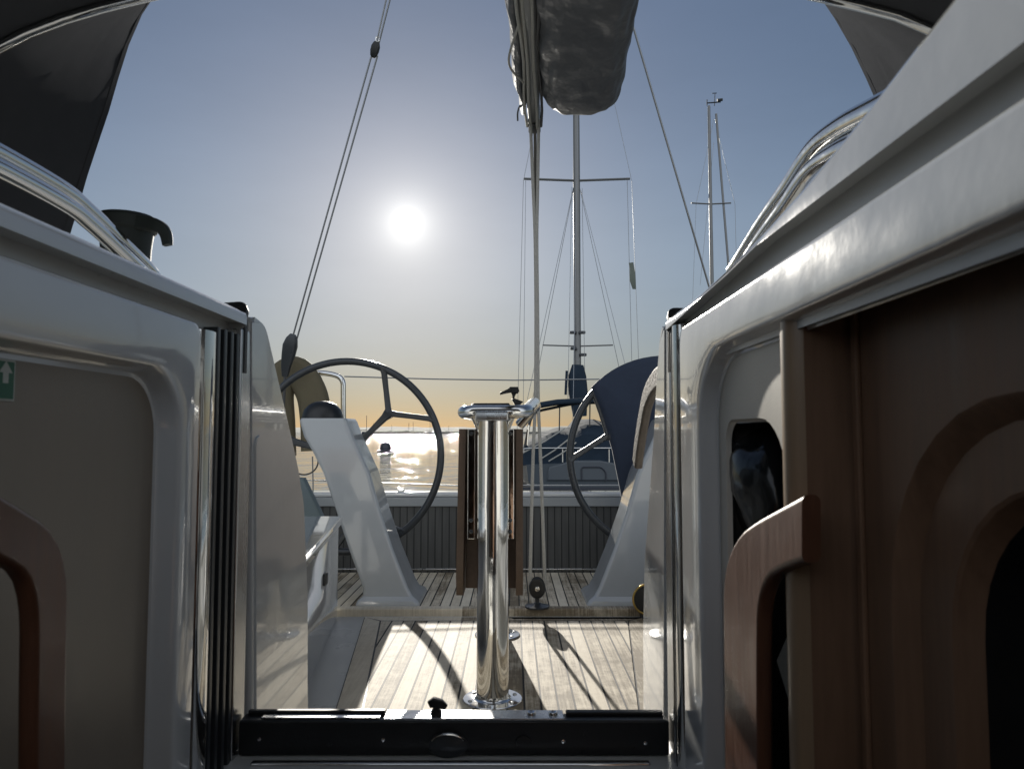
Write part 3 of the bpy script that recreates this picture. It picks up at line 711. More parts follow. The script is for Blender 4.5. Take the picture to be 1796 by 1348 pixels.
# steering wheels
YW = 3.80
def wheel(px, py, angs, label):
    c = at(px, py, YW); r = 171 / FPX * YW
    T = thing('steering_wheel', label, 'wheel', tuple(c), 'pair of steering wheels')
    bm = NB(); loops = []
    n = 96
    for i in range(n):
        q = 2 * math.pi * i / n; rc = r - .016
        loops.append([c + Vector(((rc + a) * math.cos(q), b, (rc + a) * math.sin(q))) for a, b in circ(.0185, 12)])
    loops.append(loops[0]); loft(bm, loops); obj('rim', bm, DARKM, T)
    for A in angs:
        a = R(A); j = c + Vector((math.cos(a), 0, math.sin(a))) * (r * .61)
        bm = NB(); sp = lambda p, q, w0, w1: sweep(bm, [p.lerp(q, t) for t in (0, .12, .5, .88, 1)], rrect(.0135, .012, .006), up=Vector((0, 1, 0)), scale=[w0 * 1.5, w0 * 1.1, 1, w1 * 1.1, w1 * 1.6])
        sp(c + Vector((math.cos(a), 0, math.sin(a))) * .04, j, 1.7, 1.25)
        for d in (-22.5, 22.5):
            b = R(A + d); sp(j, c + Vector((math.cos(b), 0, math.sin(b))) * (r - .012), 1.0, 1.0)
        obj('spoke', bm, DARKM, T)
    bm = NB(); lathe(bm, [(.0001, -.03), (.04, -.026), (.055, -.01), (.055, .012), (.03, .02), (.0001, .02)], c, 24, 'Y'); obj('hub', bm, STEEL, T)
    return c, r
wheel(607, 799, (45, 165, 285), 'dark steering wheel left of the table with sea showing through its spokes')
c, r = wheel(1166, 799, (160, 280, 40), 'dark steering wheel on the right half hidden under a navy cover')
# navy cover over the right wheel
def cov(px, py): p = at(px, py, YW); return p
out = [(c.x + (r + .012) * math.cos(q), c.z + (r + .012) * math.sin(q)) for q in [R(137 - 217 * i / 44) for i in range(45)]]
chord = [(p.x, p.z) for p in (at(1098, 935, YW), at(1092, 880, YW), at(1084, 840, YW), at(1074, 790, YW), at(1063, 750, YW), at(1052, 715, YW))]
P = out + chord
cx, cz = sum(p[0] for p in P) / len(P), sum(p[1] for p in P) / len(P)
bm = NB(); loops = []
for k, dy in ((.02, -.050), (.35, -.050), (.72, -.046), (.93, -.038), (1., -.018), (1., .018), (.93, .038), (.72, .046), (.35, .05), (.02, .05)):
    loops.append([(cx + (x - cx) * k, YW + dy + .006 * noise.noise(Vector((x * 5 * k, dy * 9, z * 5 * k))), cz + (z - cz) * k) for x, z in P])
loft(bm, loops, True, True, True)
tag(obj('wheel_cover', bm, NAVY, sharp=60), 'navy canvas cover pulled over the right steering wheel', 'cover')
# padded handle on the right panel
T = thing('padded_handle', 'worn grey brown padded handle curving down off the right panel edge', 'handle', tuple(atx(1155, 660, XR + .01)))
P = smooth_path([atx(1168, 655, XR + .012), atx(1152, 668, XR + .012), atx(1137, 697, XR + .012), atx(1128, 740, XR + .012), atx(1121, 785, XR + .012), atx(1118, 812, XR + .012)], 8)
bm = NB(); sweep(bm, P, rrect(.009, .020, .006, 4), up=Vector((0, 0, 1)).cross(Vector((1, 0, 0)))); obj('grip', bm, LEATHER, T)
bm = NB(); tube(bm, [p + Vector((0, .020, .004)) for p in P[:-2]], .003, 8); obj('piping', bm, GRPM, T)
# brass rimmed fitting
f = at(1136, 1050, 2.97)
T = thing('deck_fitting', 'round black fitting with brass rim low beside the right panel', 'fitting', (f.x, 2.97, FLOOR))
bm = NB(); lathe(bm, [(.056, .0), (.056, .02), (.0001, .022)], (f.x, 2.965, f.z), 32, 'Y'); obj('disc', bm, BLACKP, T)
bm = NB(); L = [Vector((f.x + .058 * math.cos(q), 2.965, f.z + .058 * math.sin(q))) for q in [2 * math.pi * i / 40 for i in range(41)]]; tube(bm, L, .0045, 10); obj('rim', bm, BRASS, T)
bm = NB(); box(bm, f.x - .02, f.x + .02, 2.972, 3.03, FLOOR, f.z - .03, .004); obj('bracket', bm, DARKM, T)

# transom
YT2 = 4.26
tr = thing('transom', 'stern bulwark of dark vertical slats with a white cap', 'transom', (XC, YT2, HELM))
zc = at(700, 872, YT2).z; zc2 = at(700, 863, YT2 + .05).z; zl = at(700, 1001, YT2).z
bm = NB(); box(bm, -1.30, 1.22, YT2, YT2 + .06, HELM - .3, zc - .004, .004); obj('slat_panel', bm, SLAT, tr)
bm = NB(); box(bm, -1.30, 1.22, YT2 - .012, YT2 + .02, zc - .05, zc, .005); obj('top_rail', bm, mat('grey_gelcoat', (.30, .32, .33), .3, var=.06), tr)
bm = NB(); box(bm, -1.34, 1.26, YT2 - .005, YT2 + .13, zc, zc + .03, .012, 4); obj('cap', bm, GRP, tr)
bm = NB(); box(bm, -1.24, 1.18, YT2 - .008, YT2 + .004, HELM + .015, HELM + .024, .003); obj('base_strip', bm, SATIN, tr)
bm = NB(); q = at(704, 866, YT2 + .05); box(bm, q.x - .02, q.x + .02, YT2 + .02, YT2 + .06, zc + .028, zc + .045, .006); obj('cleat', bm, STEEL, tr)

# stern rail, horseshoe buoy, life lines
sr = thing('stern_rail', 'stainless stern rail bending down behind the left wheel', 'rail', tuple(at(602, 870, 4.3)))
bm = NB(); tube(bm, fillet([at(430, 655, 4.3), at(575, 654, 4.3), at(602, 662, 4.3), at(602, 700, 4.3), at(604, 872, 4.3)], .09, 8), .0155, 14); obj('tube', bm, STEEL, sr)
bm = NB(); tube(bm, [at(548, 800, 4.3), at(549, 846, 4.3), at(549, 874, 4.3)], .004, 8); obj('stanchion_wire', bm, WIRE, sr)
bm = NB(); L = [at(533 + 25 * math.cos(q), 808 + 24 * math.sin(q), 4.2) for q in [R(-10 + 215 * i / 24) for i in range(25)]]; tube(bm, L, .0045, 8)
tag(obj('hanging_line', bm, ROPED), 'loop of dark line hanging below the left stern rail', 'rope')
hb = thing('horseshoe_buoy', 'faded yellow horseshoe lifebuoy hanging on the left stern rail', 'lifebuoy', tuple(at(518, 780, 4.25)))
bm = NB(); pts = [at(556, 790, 4.22), at(554, 735, 4.22), at(546, 688, 4.22), at(522, 653, 4.22), at(498, 660, 4.22), at(488, 690, 4.22), at(490, 740, 4.22), at(492, 800, 4.22)]
sweep(bm, smooth_path(pts, 6), rrect(.088, .05, .045, 5), up=Vector((0, 1, 0)), scale=None); obj('float', bm, OLIVE, hb)
def line(name, label, cat, pts, r, m, n=6, group=None): 
    bm = NB(); tube(bm, pts, r, n); return tag(obj(name, bm, m), label, cat, group)
line('lifeline', 'upper wire lifeline crossing behind wheels and table', 'wire', [at(604, 660, 4.32), at(760, 664.5, 4.32), at(900, 666.5, 4.32), at(1200, 663, 4.32)], .0042, WIRE, 6, 'stern lifelines')
line('lifeline', 'lower wire lifeline just above the stern cap', 'wire', [at(430, 834, 4.32), at(549, 842, 4.32), at(800, 851, 4.32), at(1200, 850, 4.32)], .0036, WIRE, 6, 'stern lifelines')
# grey backrest by left seat
bm = NB(); prism(bm, [at(500, 836, 3.1), at(532, 838, 3.1), at(566, 908, 3.1), at(500, 908, 3.1)], (0, .05, 0), .012, 3)
tag(obj('backrest', bm, mat('teal_grey_vinyl', (.13, .17, .18), .5, var=.1)), 'grey backrest standing at the end of the left bench', 'backrest')

# ---------------------------------------------------------------- boom, bag, mainsheet, backstays
boom = thing('boom', 'grey boom seen from below with lines along it', 'boom', tuple(at(937, 200, 3.12)))
e0 = at(937, 205, 3.12); e1 = Vector((at(926, 0, 2.25).x, 2.25, at(926, 0, 2.25).z)); ed = (e1 - e0); e2 = e0 + ed * 2.9
bm = NB(); sweep(bm, [e0.lerp(e1, t) for t in (0, .3, 1, 1.6, 2.9)], rrect(.028, .045, .02, 4), scale=[.85, 1, 1.1, 1.1, 1.1]); obj('spar', bm, ALU, boom)
bm = NB(); d = ed.normalized(); sweep(bm, [e0 - d * .06 + Vector((0, 0, -.012)), e0 - d * .02, e0 + d * .03], rrect(.027, .045, .012, 4)); obj('end_fitting', bm, DARKM, boom)
for ox, oz, mm in ((-.030, -.045, ROPE), (-.014, -.052, ROPE), (.012, -.052, ROPE), (.03, -.04, ROPED)):
    bm = NB(); tube(bm, [e0.lerp(e1, t) + Vector((ox * (1 + .2 * math.sin(7 * t)), 0, oz - .006 * math.sin(5 * t + ox * 90))) for t in [i / 12 * 2 for i in range(13)]], .0055, 8); obj('reef_line', bm, mm, boom)
bm = NB(); tube(bm, smooth_path([e0.lerp(e1, .95) + Vector((-.03, 0, -.05)), e0.lerp(e1, .7) + Vector((-.075, 0, -.07)), e0.lerp(e1, .5) + Vector((-.03, 0, -.06))], 8), .004, 8); obj('loose_line', bm, ROPE, boom)
bm = NB(); tube(bm, smooth_path([at(922, 178, 3.0), at(912, 186, 3.0), at(908, 198, 3.0), at(908, 212, 3.0)], 6), .0035, 8); obj('loose_line', bm, ROPED, boom)
sb = thing('sail_bag', 'slate grey sail bag bulging above the end of the boom', 'sail bag', tuple(at(1010, 190, 2.9)))
bm = NB(); loops = []
zbag = at(1010, 219, 2.98).z
N = 72
for i, y in enumerate([1.0, 1.4, 1.7] + [1.9 + .045 * i for i in range(19)] + [2.75, 2.79, 2.83, 2.87, 2.91, 2.94, 2.965, 2.98]):
    k = 1 if y < 2.74 else math.sqrt(max(.0, 1 - ((y - 2.74) / .245) ** 2.4))
    cx = lerp(.228, .272, (y - 2.2) / .7); w = .163 * (.45 + .55 * k)
    h = .24 * (.3 + .7 * k); zc_ = zbag + .03 + h * .9 + .05 * (1 - k)
    L = []
    for j in range(N):
        q = 2 * math.pi * j / N
        n_ = 1 + .06 * noise.noise(Vector((math.cos(q) * 1.4, y * 2.4, math.sin(q) * 1.4))) + .14 * abs(noise.noise(Vector((math.cos(q) * 2.5 + y * 5, y * 6, math.sin(q) * 2.5)))) * k + .06 * abs(noise.noise(Vector((math.cos(q) * 5 - y * 11, y * 10, 4)))) * k
        sx = math.copysign(abs(math.cos(q)) ** .5, math.cos(q)); sz = math.copysign(abs(math.sin(q)) ** .5, math.sin(q))
        L.append((cx + w * sx * n_, y, zc_ + h * sz * n_))
    loops.append(L)
loft(bm, loops, True, True, True)
o = obj('bag', bm, BAG, sb, sharp=180); o.modifiers.new('sub', 'SUBSURF').levels = 2; o.modifiers['sub'].render_levels = 2
bm = NB(); loops = []
for t in [i / 14 for i in range(15)]:
    p = e0.lerp(e1, .12 + 1.7 * t); wob = .014 * noise.noise(Vector((t * 9, 0, 0)))
    hw = .03 if t > .12 else .018
    loops.append([p + Vector((-.045 + wob - hw * math.cos(q), 0, .07 + .11 * math.sin(q))) for q in [2 * math.pi * k / 16 for k in range(16)]])
loft(bm, loops, True, True, True); obj('side_flap', bm, BAG, sb, sharp=180)
ms = thing('mainsheet', 'mainsheet ropes running from the boom end to a black deck block', 'rope', tuple(at(942, 1066, 3.06)))
yb_ = 3.09
top = at(937, 214, yb_)
m1, m2 = at(940, 400, yb_), at(941, 700, yb_)
for pts in ([at(930, 208, yb_), at(935, 330, yb_), at(938.5, 420, yb_), at(940, 560, yb_), at(939, 700, yb_), at(935, 800, yb_), at(930, 1000, 3.06), at(931, 1025, 3.06)],
            [at(945, 208, yb_), at(943, 330, yb_), at(941.5, 420, yb_), at(943, 560, yb_), at(944, 700, yb_), at(948, 800, yb_), at(955, 1000, 3.06), at(954, 1025, 3.06)],
            [at(938, 208, yb_ + .02), at(940, 400, yb_ + .02), at(941, 560, yb_ + .02), at(941, 700, yb_ + .02), at(940.5, 710, yb_ + .02)]):
    bm = NB(); P = smooth_path(pts, 6); tube(bm, P, .0072, 10); obj('rope', bm, ROPED if len(pts) < 6 else ROPE, ms)
b0 = at(942, 1030, 3.06)
bm = NB(); loops = []
for dx in (-.012, -.022, -.022, .022, .022, .012): pass
lathe(bm, [(.02, -.021), (.031, -.018), (.034, -.010), (.028, -.004), (.028, .004), (.034, .010), (.031, .018), (.02, .021)], b0, 28, 'Y', 1.25); blk = obj('block', bm, BLACKP, ms)
bm = NB(); lathe(bm, [(.012, -.024), (.010, -.028), (.0001, -.029)], b0, 16, 'Y'); obj('axle', bm, STEEL, blk)
bm = NB(); tube(bm, [b0 + Vector((0, 0, -.03)), Vector((b0.x, 3.06, zth + .004))], .009, 10); lathe(bm, [(.05, 0), (.05, .006), (.02, .012), (.012, .02)], (b0.x, 3.06, zth), 24); obj('base_plate', bm, DARKM, ms)
# backstays
bs = thing('backstay', 'left backstay tackle with two lines and a block up in the sky', 'rigging', tuple(at(508, 640, 4.1)))
Yb = 4.05
def st(px, py): return at(px, py, lerp(4.05, 3.6, (600 - py) / 600))
bl = st(658, 86)
for pts in ([st(513, 592), st(651, 100)], [st(519, 600), st(662, 98)], [st(660, 78), st(686, -40)], [st(664, 78), st(694, -40)]):
    bm = NB(); tube(bm, pts, .0046 if pts[0].z > 1 or True else .004, 8); obj('stay_line', bm, WIRE, bs)
bm = NB(); ax = (st(686, -40) - st(651, 100)).normalized()
sweep(bm, [bl - ax * .045, bl - ax * .035, bl - ax * .012, bl + ax * .012, bl + ax * .03, bl + ax * .04], rrect(.022, .012, .008), up=Vector((0, 1, 0)), scale=[.35, .75, 1, 1, .7, .3]); obj('block', bm, BLACKP, bs)
bm = NB(); L = [bl + ax * .048 + Vector((.010 * math.cos(q), 0, .014 * math.sin(q))) for q in [2 * math.pi * i / 16 for i in range(17)]]; tube(bm, L, .003, 8); obj('shackle', bm, STEEL, bs)
bm = NB(); sweep(bm, [st(514, 586), st(512, 594), st(509, 606), st(506, 622), st(502, 640), st(500, 660)], rrect(.034, .02, .012), up=Vector((0, 1, 0)), scale=[.45, .9, 1.15, 1.05, .8, .5]); obj('lower_block', bm, DARKM, bs)
bm = NB(); tube(bm, [st(500, 655), at(490, 870, 4.2)], .008, 8); obj('tail', bm, ROPED, bs)
bm = NB(); q0 = at(1240, 490, 4.05); q1 = at(1107, 35, 3.65); dd = q1 - q0
tube(bm, [q0 - dd * .35, q0, q1, q1 + dd * .4], .0055, 8); tag(obj('backstay', bm, WIRE), 'single dark wire backstay on the right beside the sail bag', 'rigging')

# ================================================================ NEIGHBOUR YACHT
def hull_bm(L, B, fb, sheer=.25, transom=.75):
    """bow at +Y; stern at 0"""
    bm = NB(); loops = []
    for i in range(15):
        t = i / 14; y = L * t
        w = B / 2 * (lerp(transom, 1, min(1, t / .42)) if t < .42 else max(.015, (1 - ((t - .42) / .58) ** 2.1)))
        top = fb + sheer * (t - .35) ** 2 * 2.2
        loops.append([(-w, y, top), (-w * .97, y, top * .45), (-w * .8, y, -.05), (-w * .45, y, -.35), (0, y, -.4), (w * .45, y, -.35), (w * .8, y, -.05), (w * .97, y, top * .45), (w, y, top), (0, y, top + .05)])
    loft(bm, loops, True, True, True); return bm
YN = 16.0
NX_ = at(1012, 760, YN + 5).x
nb = thing('moored_yacht', 'blue grey moored yacht with dark canvas covers seen beyond the right wheel', 'sailing boat', (NX_ - .25, YN, WATER))
def nbo(name, bm, m, par=None):
    for v in bm.verts: v.co += Vector((NX_ - .25, YN, WATER))
    return obj(name, bm, m, par or nb)
nbo('hull', hull_bm(10.5, 3.4, .58), NBHULL)
bm = NB(); box(bm, -1.66, 1.66, -.03, .0, .10, .17, .01); nbo('stripe', bm, FARD)
bm = NB(); prism(bm, [(-1.25, 1.3, .6), (-1.1, 1.3, .95), (-.4, 1.3, 1.04), (.4, 1.3, 1.04), (1.1, 1.3, .95), (1.25, 1.3, .6)], (0, 5.0, 0), .05, 3); nbo('coachroof', bm, NBHULL)
bm = NB(); loops = []
for y, k in ((.1, .72), (.5, .95), (1.2, 1.05), (2.2, 1.1), (3.0, .9)):
    L = []
    for i in range(28):
        q = math.pi * i / 27; x = 1.42 * math.cos(q) ; z = .62 + (.92 * math.sin(q) ** .7 + .10 * noise.noise(Vector((x * 2.5, y * 2, 3))) + .05 * noise.noise(Vector((x * 7, y * 3, 1)))) * k * (.86 if x < -.2 else 1.0)
        L.append((x, y, z))
    loops.append(L)
loft(bm, loops, False, True, True); nbo('boat_cover', bm, NBDARK)
for x0, z0, x1, z1 in ((-1.35, .9, -.45, 1.42), (-1.0, .75, -.35, 1.2), (-.8, .72, -.2, 1.12)):
    bm = NB(); tube(bm, [(x0, .02, z0), (lerp(x0, x1, .5), -.02, lerp(z0, z1, .5) - .02), (x1, .1, z1)], .016, 6); nbo('cover_line', bm, ROPE)
bm = NB(); prism(bm, [(-.85, -.04, .30), (-.8, -.04, .60), (-.3, -.04, .74), (.3, -.04, .74), (1.3, -.04, .56), (1.4, -.04, .30)], (0, .5, 0), .04, 3); nbo('stern_locker', bm, mat('pale_blue_moulding', (.085, .10, .115), .45))
bm = NB(); tube(bm, fillet([(-.1, -.05, .34), (-.1, -.05, .6), (.32, -.05, .6), (.42, -.05, .5), (.42, -.05, .30)], .06), .018, 6); nbo('boarding_ladder', bm, FARD)
bm = NB(); L = fillet([(-1.35, .4, .8), (-1.15, .4, 1.78), (-.2, .4, 1.98), (1.3, .4, 2.02), (1.55, .4, .8)], .25); tube(bm, L, .03, 8); nbo('bimini_frame', bm, DARKM)
bm = NB(); sweep(bm, [(-1.2, .45, 1.90), (-.6, .45, 2.0), (.2, .45, 2.04), (1.3, .45, 2.04)], rrect(.3, .06, .05), up=Vector((0, 0, 1))); nbo('bimini_roll', bm, NBDARK)
for x in (-.55, .12, .45): 
    bm = NB(); tube(bm, [(x, .42, 1.0), (x + .02, .42, 1.97)], .016, 6); nbo('bimini_strut', bm, DARKM)
bm = NB(); tube(bm, [(-1.6, -.0, .95), (-1.2, -.02, 1.0), (1.3, -.02, 1.0), (1.6, 0, .95)], .014, 6); 
for x in (-1.5, -.5, .5, 1.5): tube(bm, [(x, -.01, .7), (x, -.01, .98)], .012, 6)
nbo('pushpit', bm, STEEL)
def mast(par, p_base, H, r, spreaders, off, stays, mm=ALU):
    bm = NB(); tube(bm, [p_base, p_base + Vector((0, 0, H * .5)), p_base + Vector((0, 0, H))], r, 12, scale=[1, 1, .75]); mo = obj('mast', bm, mm, par)
    for z, half, rr in spreaders:
        bm = NB(); c = p_base + Vector((0, 0, z)); tube(bm, [c + Vector((-half, -.1, .02)), c, c + Vector((half, -.1, .02))], rr, 6); obj('spreader', bm, mm, mo)
    for pts in stays:
        bm = NB(); tube(bm, [Vector(q) for q in pts], off, 5); obj('stay', bm, WIRE, par)
    return mo
YM = YN + 4.6
mb = at(1014, 800, YM); base = Vector((mb.x, YM, WATER + .9))
zz = lambda py, Y=YM: at(1012, py, Y).z
sp1 = zz(317); sp2 = zz(607)
tl, tr_ = at(918, 317, YM - .1), at(1108, 317, YM - .1)
stays = [[tl, at(906, 790, YM)], [at(922, 317, YM), at(917, 790, YM)], [tl, (base.x, YM, zz(-130))], [tr_, (base.x, YM, zz(-130))], [tr_, at(1126, 790, YM)], [at(1100, 317, YM), at(1112, 790, YM)],
         [at(1006, 328, YM), at(925, 700, YM - 1)], [at(1006, 330, YM), at(934, 700, YM + 1)], [at(1019, 335, YM), at(1112, 700, YM - 1)], [at(1017, 330, YM), at(1098, 700, YM + 1)],
         [at(1003, 328, YM - .2), at(996, 700, YM - .2)], [at(1021, 330, YM - .2), at(1026, 700, YM - .2)], [at(1018, -100, YM), at(1004, 790, YN + .3)]]
mast(nb, base, zz(-140) - base.z, .098, ((sp1 - base.z, 1.5, .035), (sp2 - base.z, .98, .022)), .0075, stays)
bm = NB(); sweep(bm, [at(1013, 640, YM - .2), at(1012, 660, YM - .2), at(1014, 690, YM - .2), at(1017, 730, YM - .2)], rrect(.26, .2, .1), up=Vector((0, 1, 0)), scale=[.6, .95, 1.0, .7]); obj('mast_cover', bm, NBDARK, nb)
bm = NB(); tube(bm, [at(994, 650, YM - .4), at(992, 692, YM - .4)], .04, 6); obj('furled_flagstaff', bm, NBDARK, nb)
for px, py in ((1005, 583), (1021, 583), (1006, 611), (1023, 622)): 
    bm = NB(); q = at(px, py, YM - .1); box(bm, q.x - .09, q.x + .09, q.y - .06, q.y + .06, q.z - .04, q.z + .04, .02); obj('mast_fitting', bm, DARKM, nb)
bm = NB(); loops = []
for i in range(7):
    t = i / 6; p = at(lerp(1107, 1112, t), lerp(461, 507, t), YM - .1); w = .07 + .01 * math.sin(5 * t)
    loops.append([p + Vector((-w + .03 * math.sin(7 * t), 0.03 * math.sin(6 * t), 0)), p + Vector((w, .05 * math.cos(5 * t), .03 * (i == 0))), p + Vector((w, .05 * math.cos(5 * t) + .006, 0)), p + Vector((-w + .03 * math.sin(7 * t), .006 + .03 * math.sin(6 * t), 0))])
loft(bm, loops, True, True, True)
tag(obj('courtesy_flag', bm, mat('faded_flag', (.16, .18, .15), .8)), 'limp small flag hoisted on the moored yacht shrouds', 'flag')

# second yacht, mast over the right roof edge
Y2 = 34.
b2 = at(1255, 860, Y2); b2 = Vector((b2.x, Y2, WATER + .9))
n2 = thing('distant_yacht', 'moored yacht whose bare mast rises over the right cabin roof', 'sailing boat', (b2.x, Y2 - 4, WATER))
bm = hull_bm(10, 3.2, .9)
for v in bm.verts: v.co += Vector((b2.x, Y2 - 4, WATER))
obj('hull', bm, FARH, n2)
z = lambda py: at(1253, py, Y2).z
mast(n2, b2, z(186) - b2.z, .088, ((z(358) - b2.z, .93, .035),), .010, [[at(1252, 210, Y2), at(1221, 358, Y2)], [at(1221, 358, Y2), at(1205, 800, Y2)], [at(1254, 210, Y2), at(1289, 358, Y2)], [at(1289, 358, Y2), at(1300, 800, Y2)], [at(1252, 250, Y2), at(1228, 500, Y2)]])
bm = NB(); tube(bm, [at(1256, 200, Y2), at(1278, 470, Y2), at(1298, 740, Y2)], .055, 8); obj('furled_jib', bm, ALU, n2)
bm = NB(); tube(bm, [at(1240, 181, Y2), at(1253, 180, Y2), at(1264, 179, Y2)], .03, 6); tube(bm, [at(1240, 175, Y2), at(1240, 185, Y2)], .025, 6); tube(bm, [at(1258, 176, Y2), at(1267, 175, Y2)], .07, 8); tube(bm, [at(1253, 186, Y2), at(1254, 164, Y2)], .018, 6); tube(bm, [at(1249, 164, Y2), at(1257, 163.5, Y2)], .02, 6)
obj('masthead_unit', bm, DARKM, n2)

# far boats
def far_boat(i, px, Y, H, hull_m, label):
    T = thing('far_sailboat', label, 'sailing boat', (0, 0, 0), 'boats moored far across the water')
    bm = hull_bm(9, 3, 1.0); 
    for v in bm.verts: v.co = Vector((v.co.y - 4.5, v.co.x, v.co.z))
    obj('hull', bm, hull_m, T)
    bm = NB(); box(bm, -2, 2, -.9, .9, 1., 1.5, .1); obj('cabin', bm, hull_m, T)
    bm = NB(); tube(bm, [(.6, 0, 1), (.6, 0, H)], .16, 6); obj('mast', bm, FARD, T)
    bm = NB(); tube(bm, [(.5, 0, 2.3), (-3.5, 0, 2.2)], .22, 6); obj('boom', bm, FARD, T)
    Y *= 1.7; p = at(px, 757, Y); T.location = (p.x, Y, WATER); T.rotation_euler.z = random.uniform(-.9, .9)
fb = [(575, 330, 11, FARD, 'dark far sailboat seen just right of the left helm console'), (622, 300, 10, FARD, 'far sailboat whose mast stands left of the lower wheel spoke'), (641, 260, 11, FARD, 'far sailboat with tall dark mast touching the lower wheel spoke'), (654, 520, 12, FARH, 'pale far sailboat hidden mostly behind the wheel spoke'),
      (686, 600, 11, FARH, 'small pale far sailboat above the brightest glitter'), (716, 420, 10, FARH, 'white far sailboat left of a twin moored under the wheel rim'), (724, 440, 11, FARH, 'white far sailboat with taller mast among the glitter'), (753, 380, 12, FARD, 'dark far sailboat moored just inside the right wheel rim'), (757, 400, 9, FARD, 'shorter dark far sailboat touching the right wheel rim'), (786, 560, 9, FARD, 'tiny far sailboat between the wheel rim and the table')]
for i, (px, Y, H, hm, lab) in enumerate(fb): far_boat(i, px, Y, H, hm, lab)
# breakwater, dark line under the far shore
bm = NB(); loops = []
for i in range(90):
    x = -170 + i * 6
    h = 1.4 + .5 * noise.noise(Vector((x * .05, 2, 0)))
    loops.append([(x, 640 - .1 * x, WATER - .3), (x, 642 - .1 * x, WATER + h), (x, 646 - .1 * x, WATER + h), (x, 648 - .1 * x, WATER - .3)])
loft(bm, loops, False)
tag(obj('breakwater', bm, mat('dark_stone', (.12, .115, .10), .9, var=.4, vscale=.4)), 'low dark breakwater along the far side of the harbour', 'breakwater')
# mooring buoy
pb = atz(676, 792, WATER)
by = thing('mooring_buoy', 'dark round mooring buoy floating in the sun glitter', 'buoy', tuple(pb))
sc = pb.y / FPX * 1.35
bm = NB(); lathe(bm, [(6 * sc, -.15), (7 * sc, 0.0), (7.2 * sc, 4 * sc), (6.4 * sc, 9 * sc), (4.2 * sc, 12 * sc), (.02, 13 * sc)], pb, 20); obj('float', bm, FARD, by)
bm = NB(); lathe(bm, [(9.5 * sc, -.02), (11 * sc, .4 * sc), (10.5 * sc, 1.8 * sc), (6.8 * sc, 2.2 * sc)], pb, 20); obj('collar', bm, FARD, by)
bm = NB(); tube(bm, [pb + Vector((0, 0, 12 * sc)), pb + Vector((0, 0, 15 * sc))], 1. * sc, 8); obj('ring', bm, FARD, by)

# ================================================================ LIGHT
sd = ray(714, 391).normalized()
elev = math.asin(sd.z); azi = math.atan2(sd.x, sd.y)
W = bpy.data.worlds.new('World'); S.world = W; W.use_nodes = True
n, l = W.node_tree.nodes, W.node_tree.links
bg = n['Background']; sky = n.new('ShaderNodeTexSky'); sky.sky_type = 'NISHITA'; sky.sun_disc = False
sky.sun_elevation = elev; sky.sun_rotation = azi; sky.air_density = 1.15; sky.dust_density = .14; sky.ozone_density = 1.0; sky.altitude = 0
SKY = .05
SKY_FILL = 13
bg.inputs['Strength'].default_value = SKY
tc = n.new('ShaderNodeTexCoord'); dot = n.new('ShaderNodeVectorMath'); dot.operation = 'DOT_PRODUCT'; dot.inputs[1].default_value = sd
nm = n.new('ShaderNodeVectorMath'); nm.operation = 'NORMALIZE'; l.new(tc.outputs['Generated'], nm.inputs[0]); l.new(nm.outputs['Vector'], dot.inputs[0])
def M(op, a, b=None):
    k = n.new('ShaderNodeMath'); k.operation = op
    for i, v in enumerate((a, b)):
        if v is None: continue
        if isinstance(v, (int, float)): k.inputs[i].default_value = v
        else: l.new(v, k.inputs[i])
    return k.outputs[0]
ang = M('ARCCOSINE', M('MINIMUM', dot.outputs['Value'], 1.0))
def glow(amp, width): return M('MULTIPLY', M('POWER', math.e, M('MULTIPLY', M('POWER', M('DIVIDE', ang, R(width)), 1.0), -1.0)), amp)
disc = n.new('ShaderNodeMapRange'); disc.interpolation_type = 'SMOOTHSTEP'; l.new(ang, disc.inputs['Value'])
disc.inputs['From Min'].default_value = R(.6); disc.inputs['From Max'].default_value = R(1.15); disc.inputs['To Min'].default_value = 60; disc.inputs['To Max'].default_value = 0
tot = M('ADD', disc.outputs['Result'], M('ADD', glow(14, 1.3), glow(4.0, 7)))
cb = n.new('ShaderNodeCombineXYZ')
for i, k in enumerate((1.0, .98, .90)): l.new(M('MULTIPLY', tot, k), cb.inputs[i])
# added fill: unseen bright sky overhead and behind, put there to brighten the shade
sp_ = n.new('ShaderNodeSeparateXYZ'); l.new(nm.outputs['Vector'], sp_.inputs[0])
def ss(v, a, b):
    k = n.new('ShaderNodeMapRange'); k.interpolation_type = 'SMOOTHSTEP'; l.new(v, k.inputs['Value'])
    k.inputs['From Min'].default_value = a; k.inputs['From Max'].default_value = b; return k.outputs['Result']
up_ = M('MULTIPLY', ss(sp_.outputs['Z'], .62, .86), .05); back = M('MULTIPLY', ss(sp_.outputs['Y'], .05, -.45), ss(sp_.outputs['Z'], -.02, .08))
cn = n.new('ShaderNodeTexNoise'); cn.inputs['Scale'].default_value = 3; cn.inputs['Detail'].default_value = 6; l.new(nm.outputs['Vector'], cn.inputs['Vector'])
sky_fill = M('MULTIPLY', M('MAXIMUM', up_, back), M('MULTIPLY', M('ADD', cn.outputs['Fac'], .35), SKY_FILL))
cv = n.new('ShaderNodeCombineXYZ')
for i, k in enumerate((.97, 1.0, 1.04)): l.new(M('MULTIPLY', sky_fill, k), cv.inputs[i])
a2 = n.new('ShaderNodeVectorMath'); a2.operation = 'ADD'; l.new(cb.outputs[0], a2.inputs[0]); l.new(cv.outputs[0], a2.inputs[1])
lowf = n.new('ShaderNodeMix'); lowf.data_type = 'RGBA'; l.new(ss(sp_.outputs['Z'], -.02, .30), lowf.inputs['Factor'])
lowf.inputs['A'].default_value = (.39, .43, .62, 1); lowf.inputs['B'].default_value = (.92, .875, .95, 1)
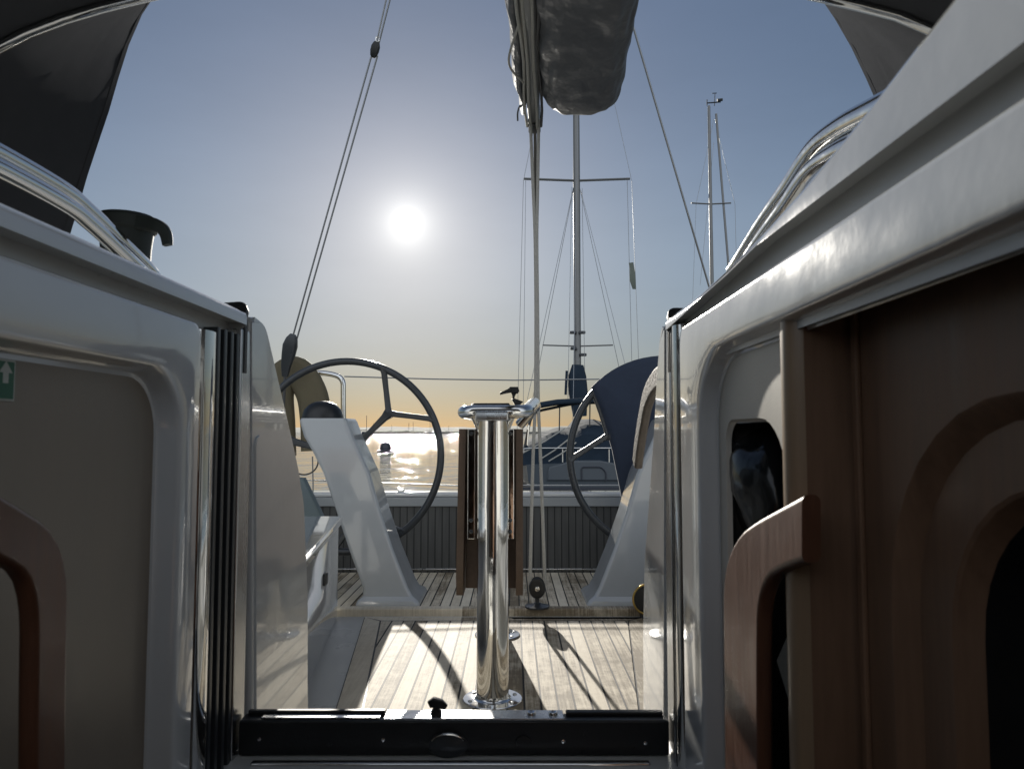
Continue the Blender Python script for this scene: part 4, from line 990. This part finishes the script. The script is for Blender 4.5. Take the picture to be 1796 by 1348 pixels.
low = n.new('ShaderNodeVectorMath'); low.operation = 'MULTIPLY'; l.new(sky.outputs['Color'], low.inputs[0]); l.new(lowf.outputs['Result'], low.inputs[1])
hz = n.new('ShaderNodeTexNoise'); hz.inputs['Scale'].default_value = 2.2; hz.inputs['Detail'].default_value = 5; hz.inputs['Roughness'].default_value = .6
hm = n.new('ShaderNodeMapping'); hm.inputs['Scale'].default_value = (1, 1, 3.5); l.new(nm.outputs['Vector'], hm.inputs[0]); l.new(hm.outputs[0], hz.inputs['Vector'])
hs = n.new('ShaderNodeVectorMath'); hs.operation = 'SCALE'; l.new(low.outputs['Vector'], hs.inputs[0]); l.new(M('ADD', M('MULTIPLY', hz.outputs['Fac'], .22), .89), hs.inputs['Scale'])
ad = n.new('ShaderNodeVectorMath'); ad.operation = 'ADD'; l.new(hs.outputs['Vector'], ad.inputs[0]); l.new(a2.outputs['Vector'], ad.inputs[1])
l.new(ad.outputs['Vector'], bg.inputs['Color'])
L = bpy.data.lights.new('Sun', 'SUN'); L.energy = 5.0; L.angle = R(.53); L.color = (1, .94, .84)
so = bpy.data.objects.new('Sun', L); COL.objects.link(so); so.rotation_euler = sd.to_track_quat('Z', 'Y').to_euler(); so.location = (0, 0, 20)
# ================================================================ CAMERA
cd = bpy.data.cameras.new('Camera'); cam = bpy.data.objects.new('Camera', cd); COL.objects.link(cam)
cam.location = (0, 0, 0); cam.rotation_euler = (R(90) + PITCH, 0, 0)
cd.sensor_width = 36; cd.lens = 36 * FPX / 1796; cd.clip_start = .01; cd.clip_end = 20000
S.camera = cam
cd.dof.use_dof = True; cd.dof.focus_distance = 6.0; cd.dof.aperture_fstop = 13
S.view_settings.view_transform = 'Standard'; S.view_settings.look = 'None'; S.view_settings.gamma = 1; S.view_settings.use_curve_mapping = False
S.view_settings.exposure = 0.35
S.cycles.max_bounces = 8; S.cycles.diffuse_bounces = 4; S.cycles.glossy_bounces = 4
S.cycles.sample_clamp_indirect = 6
S.cycles.use_denoising = True
